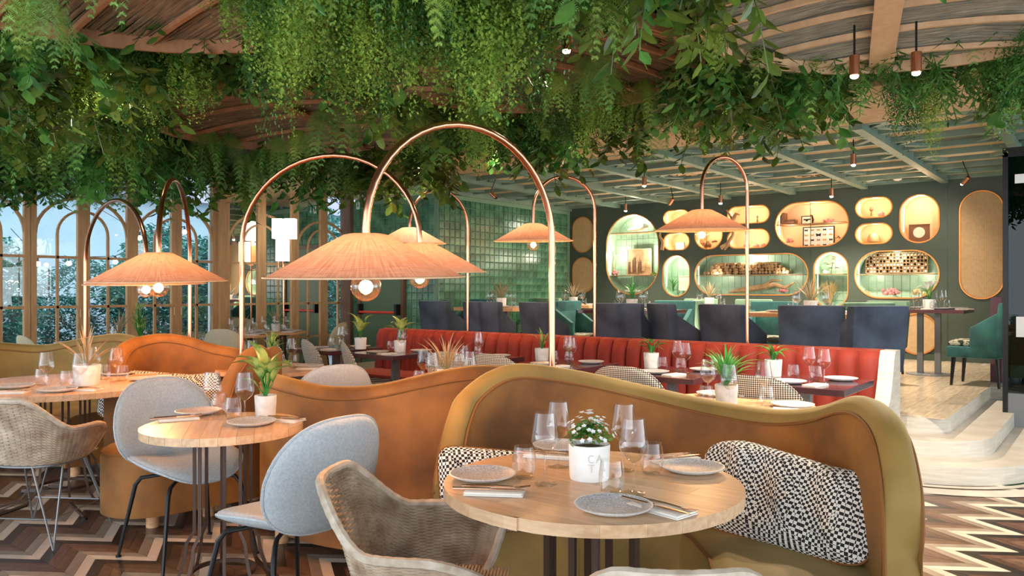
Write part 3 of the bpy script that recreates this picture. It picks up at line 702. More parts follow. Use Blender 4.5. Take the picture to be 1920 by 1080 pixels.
# ================================================================ RED BANQUETTE
x0, x1 = -6.65, -1.36
bq = thing('red_banquette', 'long channel-stitched red velvet banquette in front of the raised floor', 'banquette', ((x0+x1)/2, YB, 0)); ox = (x0+x1)/2
n = 36; cw = (x1-x0)/n
ch = MB()
for i in range(9):
    for j in range(9): 
        u = i/8; q = sin(pi*u)**.45; v = j/8
        z = .42+.47*v; dep = .02+.05*q-.06*max(0, v-.85)/.15*.6+ .04*(1-v)
        ch.v.append((cw*(u-.5), -dep, z))
ch.f = [(i*9+j, (i+1)*9+j, (i+1)*9+j+1, i*9+j+1) for i in range(8) for j in range(8)]
b0 = len(ch.v); ch.v += [(cw*(i/8-.5), .10, .905) for i in range(9)]
ch.f += [(i*9+8, (i+1)*9+8, b0+i+1, b0+i) for i in range(8)]
cme = ch.mesh('back_channel', m_red, True, 70)
for i in range(n): ob('back_channel', cme, bq, (x0+(i+.5)*cw-ox, 0, 0))
MB().box(x0-ox, x1-ox, .0, .16, .0, .895).obj('back_frame', m_red, bq, False)
MB().rbox(x0-ox, x1-ox, -.55, .0, .36, .46, .03).obj('seat', m_red, bq)
MB().box(x0-ox, x1-ox, -.50, .0, .0, .36).obj('seat_base', m_plum, bq, False)
e = MB(); prof = [(.17, 0), (.17, .90), (.02, .90), (-.02, .84), (-.07, .70), (-.13, .58), (-.22, .50), (-.30, .47), (-.56, .46), (-.56, 0)]
e.add([(x1-ox, y, z) for y, z in prof]+[(x1+.10-ox, y, z) for y, z in prof], [tuple(range(10)), tuple(range(19, 9, -1))]+[(i, 10+i, 10+(i+1) % 10, (i+1) % 10) for i in range(10)])
e.obj('end_panel', m_step, bq, False)
struct('trim_platform_end', MB().box(-1.43, -1.36, YB+.17, 6.5, 0, ZP), m_step)
# ================================================================ CHAIRS
def beetle(name, mat, label):
    t = thing(name, label, 'chair')
    def so(a):
        c, s = cos(a), sin(a); wx = .25*(1-.10*s); return (wx*math.copysign(abs(c)**.75, c), .235*math.copysign(abs(s)**.75, s))
    def sf(x, y, h): yy = y+.02; return (x, yy, .455-.05*max(0, (y-.10)/.14)**2+.10*(x/.26)**2*(.5-y*1.2)+h)
    MB().pad(sf, so, .035, 7, 40).obj('seat', mat, t, True, ang=80)
    def bo(a):
        c, s = cos(a), sin(a); v = math.copysign(abs(s)**.8, s); wx = .265*(1-.12*v-.10*max(0, -v))
        return (wx*math.copysign(abs(c)**.7, c), .215*v)
    def bf(x, v, h):
        y0 = -.225-(v+.225)*.24+.95*x*x; return (x*(1-.0), y0+h, .652+v)
    bk = MB(); bk.pad(bf, bo, .03, 7, 40); bk.obj('backrest', mat, t, True, ang=80)
    MB().tube([(bf(*bo(2*pi*i/40), 0)) for i in range(40)], .006, 5, True).obj('piping', mat, t)
    MB().tube([(sf(*so(2*pi*i/40), 0)) for i in range(40)], .006, 5, True).obj('piping', mat, t)
    for sx in (-1, 1):
        for sy, fy in ((1, .19), (-1, -.20)):
            MB().tube([(sx*.03, .02+sy*.05, .418), (sx*.12, fy*.55+.02, .405), (sx*.165, fy*.8+.02, .395), (sx*.185, fy*.9+.02, .36), (sx*.24, fy*1.22+.02, .008)], [.009, .009, .010, .011, .008], 8).obj('leg', m_black, t)
            MB().lathe([(.014, 0), (.014, .008)], 10, (sx*.24, fy*1.22+.02, 0)).obj('foot_cap', m_black, t)
    return t
gch = Proto(beetle('shell_chair', m_grey, 'x'))
c1 = rf(-1.64, 3.90); gch.place((c1.x, c1.y, 0), face(rfd(.72, -.62)), 'pale grey upholstered shell chair left of the small round table, facing the camera')
c0 = rf(-.875, 3.03); gch.place((c0.x, c0.y, 0), face(rfd(-.80, .60)), 'pale grey upholstered shell chair seen from behind at the small round table')
c3 = rf(-1.26, 5.08); gch.place((c3.x, c3.y, 0), face(rfd(-.55, .8)), 'pale grey shell chair back showing above the turned amber sofa')
bch = Proto(beetle('shell_chair', m_beige, 'x'))
for px, f, d, l in ((605, 11.3, (-.6, .1), 'beige shell chair with orange piping beside the mirrored doors table'), (437, 9.6, (.1, 1), 'olive beige shell chair beside the wooden window post'), (103, 8.2, (.5, .6), 'beige shell chair showing above the ochre sofa by the windows')):
    c = pf(px, f); bch.place((c.x, c.y, 0), face(rfd(*d)), l)
kch = Proto(beetle('shell_chair', m_check, 'x'))
for px, f, d, l in ((1443, 4.45, (.55, .83), 'black and white patterned shell chair behind the palm, rightmost of its row'), (1205, 4.98, (.55, .83), 'patterned shell chair at the second plum table, in front of the red bromeliad'),
                    (966, 5.9, (.6, .8), 'patterned shell chair just left of the front copper lamp pole'), (885, 6.1, (.55, .83), 'patterned shell chair above the right hump of the turned sofa'),
                    (712, 7.0, (.95, .25), 'patterned shell chair seen side-on left of the spiky plant'), (634, 7.5, (.85, .45), 'patterned shell chair behind the pale grey chair'), (565, 7.9, (.85, .45), 'patterned shell chair leftmost of the banquette row')):
    c = pf(px, f); kch.place((c.x, c.y, 0), face(rfd(*d)), l, 'patterned shell chairs facing the red banquette')
och = Proto(beetle('shell_chair', m_velvet, 'x')); c = pf(2, 7.6); och.place((c.x, c.y, .02), face(rfd(.2, 1)), 'amber velvet shell chair back at the far left by the windows', sc=1.05)
# --- wicker tub chairs, really woven
def wicker(label):
    t = thing('wicker_chair', label, 'chair'); NS = 46
    def rimz(u):
        a = abs(u); k = min(1, max(0, (a-.14)/.40)); k = k*k*(3-2*k); z = .775-.165*k
        return z-.06*max(0, (a-.72)/.28)**1.6
    def S(u, v, off=0):                                                # u: -1..1 round the back, v: 0 bottom .. 1 rim
        a = u*rad(128); zr = rimz(u); z = .425+(zr-.425)*v; fl = v**.75
        rx = .205+.085*fl; ry = .20+(.075+.025*(1-abs(u)))*fl
        c, s = cos(a), sin(a)
        x = rx*math.copysign(abs(s)**.85, s); y = -ry*math.copysign(abs(c)**.85, c)+.0
        y -= .03*max(0, z-.60)/.17
        nx, ny = s, -c
        return Vector((x+nx*off, y+ny*off, z))
    wv = MB(); NV = 40
    for j in range(NV):
        v = (j+.5)/NV; pts = []
        for i in range(NS*2+1):
            u = -1+2*i/(NS*2); pts.append(S(u, v, .0048*sin(pi*i+pi/2+pi*(j % 2)) if i % 2 == 0 else 0) if True else 0)
        pts = [S(-1+2*i/(NS*2), v, (.0045 if ((i//2)+j) % 2 else -.0045) if i % 2 == 0 else 0) for i in range(NS*2+1)]
        wv.tube(pts, .0048, 4, flat=1.15)
    wv.obj('woven_shell', m_wick, t, True, ang=80)
    sk = MB()
    for i in range(NS+1):
        u = -1+2*i/NS; sk.tube([S(u, v/6) for v in range(7)], .0028, 4)
    sk.obj('stakes', m_wick, t)
    rim = MB(); rp = [S(-1+2*i/90, 1.0) for i in range(91)]
    rp = [S(-1, v) for v in (.0, .3, .6, .85)]+rp+[S(1, v) for v in (.85, .6, .3, 0)]
    rim.tube(rp, [.0135+.0012*(i % 2) for i in range(len(rp))], 8); rim.obj('wrapped_rim', m_wickd, t)
    st = MB()
    for j in range(38):
        yy = -.19+.40*j/37; hwid = .20*sqrt(max(.03, 1-(min(0, yy+.02)/.19)**2)) if yy < -.02 else .20-.02*(yy/.2)
        st.tube([(-hwid+2*hwid*i/24, yy, .434+.004*((i+j) % 2)-.012*sin(pi*i/24)) for i in range(25)], .0052, 4)
    st.obj('woven_seat', m_wick, t)
    MB().tube([(.195*math.copysign(abs(cos(q))**.8, cos(q)), .205*math.copysign(abs(sin(q))**.8, sin(q)), .418) for q in [2*pi*i/40 for i in range(40)]], .008, 6, True).obj('seat_frame', m_steel, t)
    for sx in (-1, 1):
        for sy in (-1, 1):
            lg = MB(); ft = (sx*.24, sy*.24, .006)
            lg.cyl((sx*.185, sy*.09, .418), ft, .0055, n=6).cyl((sx*.09, sy*.195, .418), ft, .0055, n=6); lg.obj('hairpin_leg', m_steel, t)
    MB().tube([(-.2, -.2, .15), (.2, -.2, .15), (.2, .2, .15), (-.2, .2, .15)], .004, 5, True).obj('stretcher', m_steel, t)
    return t
wk = Proto(wicker('x'))
p = rf(-.235, 2.33); wk.place((p.x, p.y, 0), face(rfd(1, -.10)), 'woven wicker tub chair tucked in left of the front table')
p = rf(-2.55, 4.20); wk.place((p.x, p.y, 0), face(rfd(.10, 1)), 'woven wicker tub chair on hairpin legs at the left edge')
p = rf(.335, 1.83); wk.place((p.x, p.y, 0), face(rfd(.02, 1)), 'woven wicker chair at the bottom edge with only its rim in view')
# --- square upholstered chairs on the raised floor
def dining(name, mat, label):
    t = thing(name, label, 'chair')
    b = MB(); b.rbox(-.25, .25, -.27, -.17, .30, .84, .025)
    b.v = [(x*(1+.10*(z-.5)), y-.10*(z-.45), z) for x, y, z in b.v]; b.obj('backrest', mat, t)
    for s in (-1, 1):
        w_ = MB(); w_.rbox(min(s*.19, s*.25), max(s*.19, s*.25), -.22, .04, .30, .60, .02); w_.v = [(x, y, z+(.16 if z > .5 else 0)*max(0, -y-.05)/.17) for x, y, z in w_.v]; w_.obj('wing', mat, t)
    MB().rbox(-.25, .25, -.22, .25, .29, .40, .02).obj('seat_base', mat, t)
    MB().rbox(-.19, .19, -.18, .25, .40, .46, .025).obj('seat_cushion', m_pat, t)
    for sx in (-1, 1):
        for sy in (-1, 1): MB().cyl((sx*.20, sy*.19, .30), (sx*.21, sy*.21, 0), .022, .013, 8).obj('leg', m_black, t)
    return t
m_pat = M('leaf_print', (.02, .03, .02), .8, col2=(.42, .40, .30), scale=14, detail=2, lo=.47, hi=.53)
nv = Proto(dining('dining_chair', m_navy, 'x')); tl = Proto(dining('dining_chair', m_teal, 'x')); sg = Proto(dining('dining_chair', m_sage, 'x'))
def far(pr, px, Y, ang, l, g):
    x = colX(px, Y); pr.place((x, Y, ZP), rad(ang), l, g, 1.0)
for px, Y, a, l in ((846, 6.9, -8, 'dark navy velvet chair back against the green tile corner'), (932, 6.75, 0, 'wide dark navy velvet chair back below the spiky plant'), (1040, 6.75, -25, 'navy velvet chair back right of the front copper pole'),
                    (1179, 6.75, 6, 'navy velvet chair back between two black lamp sleeves'), (1287, 6.8, -40, 'narrow navy velvet chair back turned to the right, left of the right lamp pole'), (1393, 6.75, -22, 'navy velvet chair back directly behind the right lamp pole'),
                    (1524, 6.75, 14, 'broad navy velvet chair back right of the right lamp pole'), (1606, 6.8, 52, 'navy velvet chair back nearest the wooden steps')):
    far(nv, px, Y, a, l, 'navy chairs behind the banquette')
for px, Y, a, l in ((880, 8.3, 180, 'teal velvet chair on the far side of the table by the green tiles'), (1030, 7.65, 90, 'teal velvet chair between the left and middle raised tables'), (1090, 7.6, -90, 'teal velvet chair at the left end of the middle raised table'),
                    (1250, 8.4, 185, 'teal velvet chair on the far side of the middle raised table'), (1440, 8.5, 185, 'teal velvet chair on the far side of the right raised table'), (1838, 9.1, 84, 'teal velvet chair standing alone at the corner table by the plum panel')):
    far(tl, px, Y, a, l, 'teal chairs on the raised floor')
for px, Y, a, l in ((1010, 10.2, 180, 'sage velvet chair below the cane ovals'), (1300, 10.6, 180, 'sage velvet chair under the narrow green niche'), (1348, 9.3, -60, 'sage velvet chair under the wide log niche, turned left'), (1400, 10.3, 180, 'sage velvet chair under the right part of the log niche'),
                    (1606, 8.6, 40, 'sage velvet chair under the grass niche, side-on'), (1640, 9.6, 160, 'sage velvet chair under the crate niche')):
    far(sg, px, Y, a, l, 'sage chairs on the raised floor')
def ptable(px, Y, w_, d_, label, mat, posts=2):
    x = colX(px, Y); return square_table(x, Y, ZP, w_, d_, label, mat, 0, posts), x
PT = [ptable(940, 7.6, .95, .75, 'oak table on the raised floor by the green tiles', m_oak2), ptable(1185, 7.6, .95, .75, 'plum table on the raised floor below the tall green niche', m_ptop), ptable(1520, 7.6, 1.1, .75, 'oak table on the raised floor below the grass niche', m_oak2),
      ptable(1742, 9.9, .8, .75, 'plum table on two posts at the right corner of the raised floor', m_ptop), ptable(1075, 9.6, 1.0, .7, 'far oak table below the cane ovals', m_oak2), ptable(1330, 9.9, .9, .7, 'far plum table below the narrow green niche', m_ptop)]
# ================================================================ TABLEWARE
def wine():
    t = thing('wine_glass', 'x', 'glass')
    MB().lathe([(.004, .088), (.014, .093), (.030, .108), (.041, .127), (.0425, .140), (.037, .175), (.0315, .215)], 24, cap0=True, cap1=False).obj('bowl', m_glass, t, True, ang=80)
    MB().lathe([(.0035, .006), (.003, .05), (.004, .088)], 8).obj('stem', m_glass, t)
    MB().lathe([(.036, .001), (.02, .003), (.004, .008)], 24, cap0=False, cap1=False).obj('foot', m_glass, t)
    return t
def tumbler():
    return tag(MB().lathe([(.024, .001), (.031, .012), (.037, .035), (.037, .06), (.031, .10)], 24, cap1=False).lathe([(.030, .004), (.001, .005)], 24, cap0=False, cap1=False).obj('tumbler', m_glass, None, True, ang=80), 'x', 'glass')
def plate():
    t = thing('plate', 'x', 'plate')
    MB().lathe([(.06, 0), (.07, .002), (.100, .014), (.104, .019), (.100, .020), (.072, .0085), (.068, .008)], 48, cap1=False).obj('rim', m_plate, t, True, ang=50)
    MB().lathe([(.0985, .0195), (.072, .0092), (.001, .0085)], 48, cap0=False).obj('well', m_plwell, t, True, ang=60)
    return t
def napkin():
    m = MB()
    for z0, z1, d in ((0, .004, 0), (.004, .0075, .004), (.0075, .0105, .001)): m.rbox(-.085+d, .085-d, -.045+d, .045-d, z0, z1, .002)
    return tag(m.obj('napkin', m_linen, None, True), 'x', 'napkin')
def fork():
    m = MB(); m.tube([(-.10, 0, .002), (0, 0, .004), (.05, 0, .003)], [.004, .003, .0026], 6)
    m.tube([(.05, 0, .003), (.062, 0, .002), (.07, 0, .002)], [.003, .010, .011], 6, flat=.25)
    for k in range(4): m.cyl((.068, -.009+.006*k, .002), (.10, -.008+.0053*k, .006), .0013, n=5)
    return tag(m.obj('fork', m_cut, None), 'x', 'fork')
def knife():
    m = MB(); m.tube([(-.11, 0, .003), (0, 0, .004)], [.0045, .004], 6); m.tube([(0, 0, .004), (.02, 0, .004), (.09, .002, .003), (.115, .004, .003)], [.004, .009, .009, .001], 6, flat=.2)
    return tag(m.obj('knife', m_cut, None), 'x', 'knife')
WG, TM, PL, NP, FK, KN = (Proto(f()) for f in (wine, tumbler, plate, napkin, fork, knife))
def put(pr, p, rz, l, g=None, sc=1): return pr.place(tuple(p), rz, l, g, sc)
def setn(p, ang, where, g):                                            # napkin with knife and fork
    put(NP, p, ang, 'folded linen napkin under cutlery '+where, g)
    d = Vector((cos(ang), sin(ang), 0)); s = Vector((-sin(ang), cos(ang), 0))
    put(FK, p+s*.018+Vector((0, 0, .0115)), ang, 'copper fork on the napkin '+where, g); put(KN, p-s*.016+d*-.01+Vector((0, 0, .0110)), ang, 'copper knife on the napkin '+where, g)
Z0 = .7505
for px, py, l in ((905, 897, 'at the left of the front table'), (1150, 957, 'nearest the camera on the front table'), (1297, 883, 'at the right of the front table'), (1052, 842, 'behind the pot on the front table')):
    put(PL, pz(px, py, Z0), 0, 'grey speckled plate '+l)
for px, py, a, l in ((928, 924, -.12, 'beside the left plate of the front table'), (1240, 957, -.85, 'beside the near plate of the front table'), (1262, 862, .35, 'behind the right plate of the front table'), (1030, 856, -.3, 'beside the far plate of the front table')):
    setn(pz(px, py, Z0), TH+a, l, None)
for px, py, l in ((1022, 908, 'left of the flower pot, nearer of its pair'), (1047, 875, 'left of the flower pot, farther of its pair'), (1170, 882, 'right of the flower pot, farther of its pair'), (1188, 925, 'right of the flower pot, nearer of its pair')):
    put(WG, pz(px, py, Z0), 0, 'tall wine glass on the front table '+l)
for px, py, l in ((983, 897, 'beside the left plate'), (1147, 928, 'in front of the flower pot'), (1222, 889, 'beside the right plate')):
    put(TM, pz(px, py, Z0), 0, 'stemless water glass on the front table '+l)
for px, py, l in ((472, 796, 'right'), (372, 776, 'far left')): put(PL, pz(px, py, Z0), 0, 'grey plate at the %s of the small round table' % l)
setn(pz(335, 787, Z0), TH+.5, 'at the left of the small round table', None); setn(pz(533, 789, Z0), TH-.35, 'at the right of the small round table', None)
for px, py, l in ((398, 786, 'left'), (459, 788, 'right')): put(WG, pz(px, py, Z0), 0, '%s wine glass on the small round table' % l)
for px, py, l in ((437, 786, 'nearer'), (412, 777, 'farther')): put(TM, pz(px, py, Z0), 0, '%s water glass on the small round table' % l)
for px, py, l in ((28, 727, 'far left'), (108, 734, 'near side'), (276, 713, 'right'), (220, 703, 'far side')): put(PL, pz(px, py, Z0), 0, 'grey plate on the left table, '+l)
setn(pz(22, 737, Z0), TH+.1, 'at the left of the left table', None); setn(pz(162, 732, Z0), TH-.2, 'at the near side of the left table', None); setn(pz(296, 706, Z0), TH+.5, 'at the right of the left table', None)
for px, py, l in ((87, 728, 'leftmost of four'), (150, 731, 'in front of the spiky plant'), (176, 713, 'behind the concrete pot'), (218, 715, 'rightmost of four')): put(WG, pz(px, py, Z0), 0, 'wine glass on the left table, '+l)
for px, py, l in ((78, 722, 'leftmost'), (125, 726, 'left of the concrete pot'), (196, 712, 'right of the concrete pot'), (230, 714, 'rightmost')): put(TM, pz(px, py, Z0), 0, 'water glass on the left table, '+l)
def bgset(c, rad_, where, n=4, rz=0.0, zt=.7505, flat=None, tum=True):   # the same cover laid on a background table
    for i in range(n):
        a = rz+2*pi*i/n; d = Vector((cos(a), sin(a), 0)); s = Vector((-sin(a), cos(a), 0))
        if flat: d = Vector((d.x*flat[0], d.y*flat[1], 0))
        p = Vector((c[0], c[1], zt))
        put(PL, p+d*(rad_*.72), 0, 'plate on the '+where, 'plates on the '+where); put(WG, p+d*(rad_*.34)+s*.09, 0, 'wine glass on the '+where, 'wine glasses on the '+where)
        if tum: put(TM, p+d*(rad_*.42)-s*.03, 0, 'water glass on the '+where, 'water glasses on the '+where)
        put(NP, p+d*(rad_*.74)-s*.15, a+pi/2+pi/2, 'napkin on the '+where, 'napkins on the '+where)
bgset(T3, .40, 'table behind the turned amber sofa', 4, 1.2); bgset(T4, .38, 'pale table behind the dieffenbachia', 2, .8); bgset(T5, .40, 'table in front of the mirrors', 4, .4)
bgset(T6, .40, 'palm table behind the front sofa', 3, .2); bgset(T7, .40, 'table by the arched windows', 3, .4); bgset(T8, .34, 'table by the wooden post', 2, .4)
for i, x in enumerate(BX):
    wh = ['rightmost plum table', 'second plum table', 'third plum table', 'fourth plum table', 'fifth plum table', 'leftmost plum table'][i]
    put(PL, (x+.16, 5.24, Z0), 0, 'plate on the banquette side of the '+wh); put(PL, (x-.05, 4.88, Z0), 0, 'plate on the chair side of the '+wh)
    put(WG, (x-.02, 5.18, Z0), 0, 'wine glass on the %s, banquette side' % wh); put(WG, (x+.12, 5.02, Z0), 0, 'wine glass on the %s, chair side' % wh)
    put(TM, (x-.09, 5.08, Z0), 0, 'water glass on the %s, left' % wh); put(TM, (x+.05, 5.09, Z0), 0, 'water glass on the %s, right' % wh); put(NP, (x+.12, 4.84, Z0), 1.4, 'napkin on the '+wh)
for (t_, x), Yt, wh in zip(PT, (7.6, 7.6, 7.6, 9.9, 9.6, 9.9), ('raised table by the green tiles', 'raised table below the tall green niche', 'raised table below the grass niche', 'corner raised table', 'far raised table below the cane ovals', 'far raised table below the narrow niche')):
    bgset((x, Yt), .42, wh, 4, .5, ZP+Z0, (1.05, .62))
# ================================================================ PLANTS IN POTS
def leafmesh(L_, W_, bend, n=6, cup=.15, mat=None, name='leaf', tip=1.0):
    m = MB()
    for i in range(n+1):
        t = i/n; wd = W_*sin(pi*min(1, t**.8*.97+.03))**.8*tip if 0 < i < n else .001; y = L_*(t-.10*bend*t*t); z = L_*(bend*.35*sin(pi*t*.8)-bend*.55*t*t)
        m.v += [(-wd/2, y, z+cup*wd), (0, y, z), (wd/2, y, z+cup*wd)]
    for i in range(n):
        for k in range(2): a = i*3+k; m.f.append((a, a+1, a+4, a+3))
    return m.mesh(name, mat, True, 80)
def pot(label, loc, r=.05, h=.10, mat=None, taper=.9, group=None):
    t = thing('potted_plant', label, 'plant', loc, 0, group)
    MB().lathe([(r*taper*.96, 0), (r*taper, .006), (r, h-.004), (r*.985, h), (r*.9, h), (r*.88, h-.012)], 32, cap1=False).obj('pot', mat or m_pot, t, True, ang=50)
    MB().lathe([(r*.885, h-.014), (r*.5, h-.008), (.001, h-.006)], 20, cap0=True).obj('soil', m_soil, t)
    return t
def spray(t, me, n, z0, tilt=(.2, 1.0), sc=(.7, 1.1), r0=.012, seed=1, stem=0, smat=None, name='leaf'):
    RR = random.Random(seed)
    for i in range(n):
        a = 2.4*i+RR.uniform(-.3, .3); k = i/max(1, n-1); tl_ = tilt[0]+(tilt[1]-tilt[0])*RR.random(); s = RR.uniform(*sc)
        zz = z0+stem*(RR.uniform(.25, 1)); rr_ = r0+stem*.25*RR.random()
        o = ob(name, me, t, (-sin(a)*rr_, cos(a)*rr_, zz)); o.rotation_mode = 'ZYX' if False else 'XYZ'
        o.rotation_euler = (pi/2-tl_, 0, a) if False else (Matrix.Rotation(a, 3, 'Z') @ Matrix.Rotation(pi/2-tl_, 3, 'X')).to_euler(); o.scale = (s,)*3
        if stem: MB().tube([(0, 0, z0-.01), (o.location.x*.5, o.location.y*.5, z0+(zz-z0)*.6), tuple(o.location)], .0035, 5).obj('stalk', smat or m_palm, t)
me_dief = leafmesh(.16, .062, .55, 7, .2, m_dief); me_spike = leafmesh(.20, .010, .22, 5, .3, m_spike); me_palm = leafmesh(.14, .011, .35, 4, .2, m_palm); me_brom = leafmesh(.16, .022, .9, 6, .3, m_palm)
me_bract = leafmesh(.05, .02, .3, 4, .2, m_redfl, 'bract'); me_thin = leafmesh(.12, .02, .5, 4, .2, m_dief); me_white = leafmesh(.12, .05, .6, 5, .3, m_flower, 'petal')
def dief(l, loc, sc=1, n=12, seed=1, mat=None):
    t = pot(l, loc, .05, .095, mat); spray(t, me_dief, n, .09, (.25, 1.15), (.7, 1.15), .01, seed, .12); t.scale = (sc,)*3; return t
def spiky(l, loc, sc=1, n=26, seed=1, mat=None, r=.05, h=.09):
    t = pot(l, loc, r, h, mat); spray(t, me_spike, n, h-.01, (.08, .95), (.7, 1.15), .012, seed); t.scale = (sc,)*3; return t
def palm(l, loc, sc=1, n=40, seed=1):
    t = pot(l, loc, .05, .09); spray(t, me_palm, n, .085, (.1, 1.25), (.7, 1.2), .01, seed, .07); t.scale = (sc,)*3; return t
def brom(l, loc, sc=1, seed=1):
    t = pot(l, loc, .05, .10, m_pot); spray(t, me_brom, 13, .095, (.4, 1.05), (.6, 1.05), .012, seed); spray(t, me_bract, 9, .135, (.2, .9), (.8, 1.2), .004, seed+1, name='bract'); t.scale = (sc,)*3; return t
def herb(l, loc, sc=1, n=16, seed=1, mat=None):
    t = pot(l, loc, .05, .085, mat); spray(t, me_thin, n, .08, (.1, 1.0), (.7, 1.1), .01, seed, .06); t.scale = (sc,)*3; return t
dief('variegated dieffenbachia in a concrete pot on the small round table', pz(498, 779, Z0), 1.0, 16, 4)
spiky('spiky air plant in a concrete pot on the left table', pz(163, 722, Z0), 1.25, 26, 2, None, .062, .10)
spiky('spiky plant on the table behind the turned amber sofa', (T3.x, T3.y, Z0), 1.15, 24, 5)
palm('parlour palm on the table behind the front sofa', pf(1362, 3.92, Z0), 1.15, 46, 3)
brom('red bromeliad in a pot on the second plum table', (colX(1221, 5.2), 5.2, Z0), 1.15, 3); brom('red bromeliad in a pot on the rightmost plum table', (colX(1450, 5.2), 5.2, Z0), 1.15, 8)
herb('dark thin-leaved plant in a grey pot on the third plum table', (colX(1016, 5.2), 5.2, Z0), 1.2, 9, 3)
dief('dieffenbachia in a white pot on the fifth plum table', (colX(750, 5.1), 5.1, Z0), 1.15, 8, 9, m_potw); dief('dieffenbachia in a pot on the leftmost plum table', (colX(676, 5.1), 5.1, Z0), 1.2, 8, 12, m_potw)
herb('green plant on the pale table behind the dieffenbachia', (T4.x, T4.y, Z0), 1.2, 12, 6); spiky('spiky plant on the table in front of the mirrors', (T5.x, T5.y, Z0), 1.25, 22, 8)
spiky('spiky plant on the table by the wooden post', (T8.x, T8.y, Z0), 1.0, 18, 9); spiky('spiky plant on the window table', pf(222, 8.0, Z0), 1.4, 22, 10)
for (t_, x), Yt, k, l in zip(PT, (7.6, 7.6, 7.6, 9.9, 9.6, 9.9), 'sfswss', ('spiky plant in a white pot on the raised table by the green tiles', 'feathery green plant on the raised table below the tall green niche', 'large spiky plant on the raised table below the grass niche', 'white lily plant on the corner raised table', 'spiky plant on the far raised table below the cane ovals', 'leafy plant on the far raised table below the narrow niche')):
    p = (x, Yt, ZP+Z0)
    if k == 's': spiky(l, p, 1.3, 24, int(Yt*7+x*3), m_potw)
    elif k == 'f': palm(l, p, 1.3, 26, 4)
    else:
        t = herb(l, p, 1.3, 12, 5, m_potw); spray(t, me_white, 7, .17, (.5, 1.3), (.7, 1), .02, 5, name='petal')
# bushy plant by the window
t = pot('tall bushy yellow-green plant on the window table', pf(262, 7.9, Z0), .06, .1); spray(t, me_thin, 60, .1, (.1, 1.4), (.5, .9), .01, 21, .30)
# the flower pot with lettering on the front table
fp = pz(1105, 897, Z0); t = pot('small white-flowering plant in a white lettered pot on the front table', fp, .064, .108, m_potw, .95)
RR = random.Random(5); lv = MB(); fw = MB()
for i in range(420):
    a = RR.uniform(0, 2*pi); e = RR.uniform(.0, 1.45); rr_ = RR.uniform(.035, .075); c = Vector((cos(a)*sin(e)*rr_, sin(a)*sin(e)*rr_, .105+cos(e)*rr_*.95))
    d = Vector((RR.uniform(-1, 1), RR.uniform(-1, 1), RR.uniform(-.3, 1))).normalized(); s = d.cross(Vector((.3, .5, 1))).normalized(); q = RR.uniform(.014, .026)
    lv.add([c, c+d*q*.5+s*q*.3, c+d*q, c+d*q*.5-s*q*.3], [(0, 1, 2, 3)])
for i in range(75):
    a = RR.uniform(0, 2*pi); e = RR.uniform(.0, 1.35); rr_ = RR.uniform(.06, .10); c = Vector((cos(a)*sin(e)*rr_*.85, sin(a)*sin(e)*rr_*.85, .105+cos(e)*rr_*1.05))
    n_ = (c-Vector((0, 0, .09))).normalized(); s = n_.cross(Vector((0, .3, 1))).normalized(); u = n_.cross(s)
    for k in range(5):
        b = 2*pi*k/5; d = s*cos(b)+u*sin(b); w_ = s*cos(b+1.57)+u*sin(b+1.57); fw.add([c, c+d*.005+w_*.0035+n_*.003, c+d*.009+n_*.003, c+d*.005-w_*.0035+n_*.003], [(0, 1, 2, 3)])
tag(lv.obj('foliage', m_leafs[2], t, False), kind='stuff'); tag(fw.obj('blossoms', m_flower, t, False), kind='stuff')
def strokes(t, r, zc, a0, segs, name):                                 # raised lettering wrapped on the pot
    m = MB()
    for pts in segs: m.tube([((r+.0015)*cos(a0+x/r), (r+.0015)*sin(a0+x/r), zc+z) for x, z in pts], .0016, 5)
    m.obj(name, m_letter, t)
cam_a = atan2(-fp.y, -fp.x)
C_ = [[(.009*cos(rad(q))-.0, .011*sin(rad(q))) for q in range(50, 315, 15)]]
strokes(t, .0635, .073, cam_a+.10, C_, 'letter'); strokes(t, .0635, .073, cam_a+.48, [[(-.009, -.011), (0, .011), (.009, -.011)], [(-.005, -.003), (.005, -.003)]], 'letter')
strokes(t, .063, .044, cam_a+.10, [[(-.009, .011), (.009, .011)], [(0, .011), (0, -.011)]], 'letter')
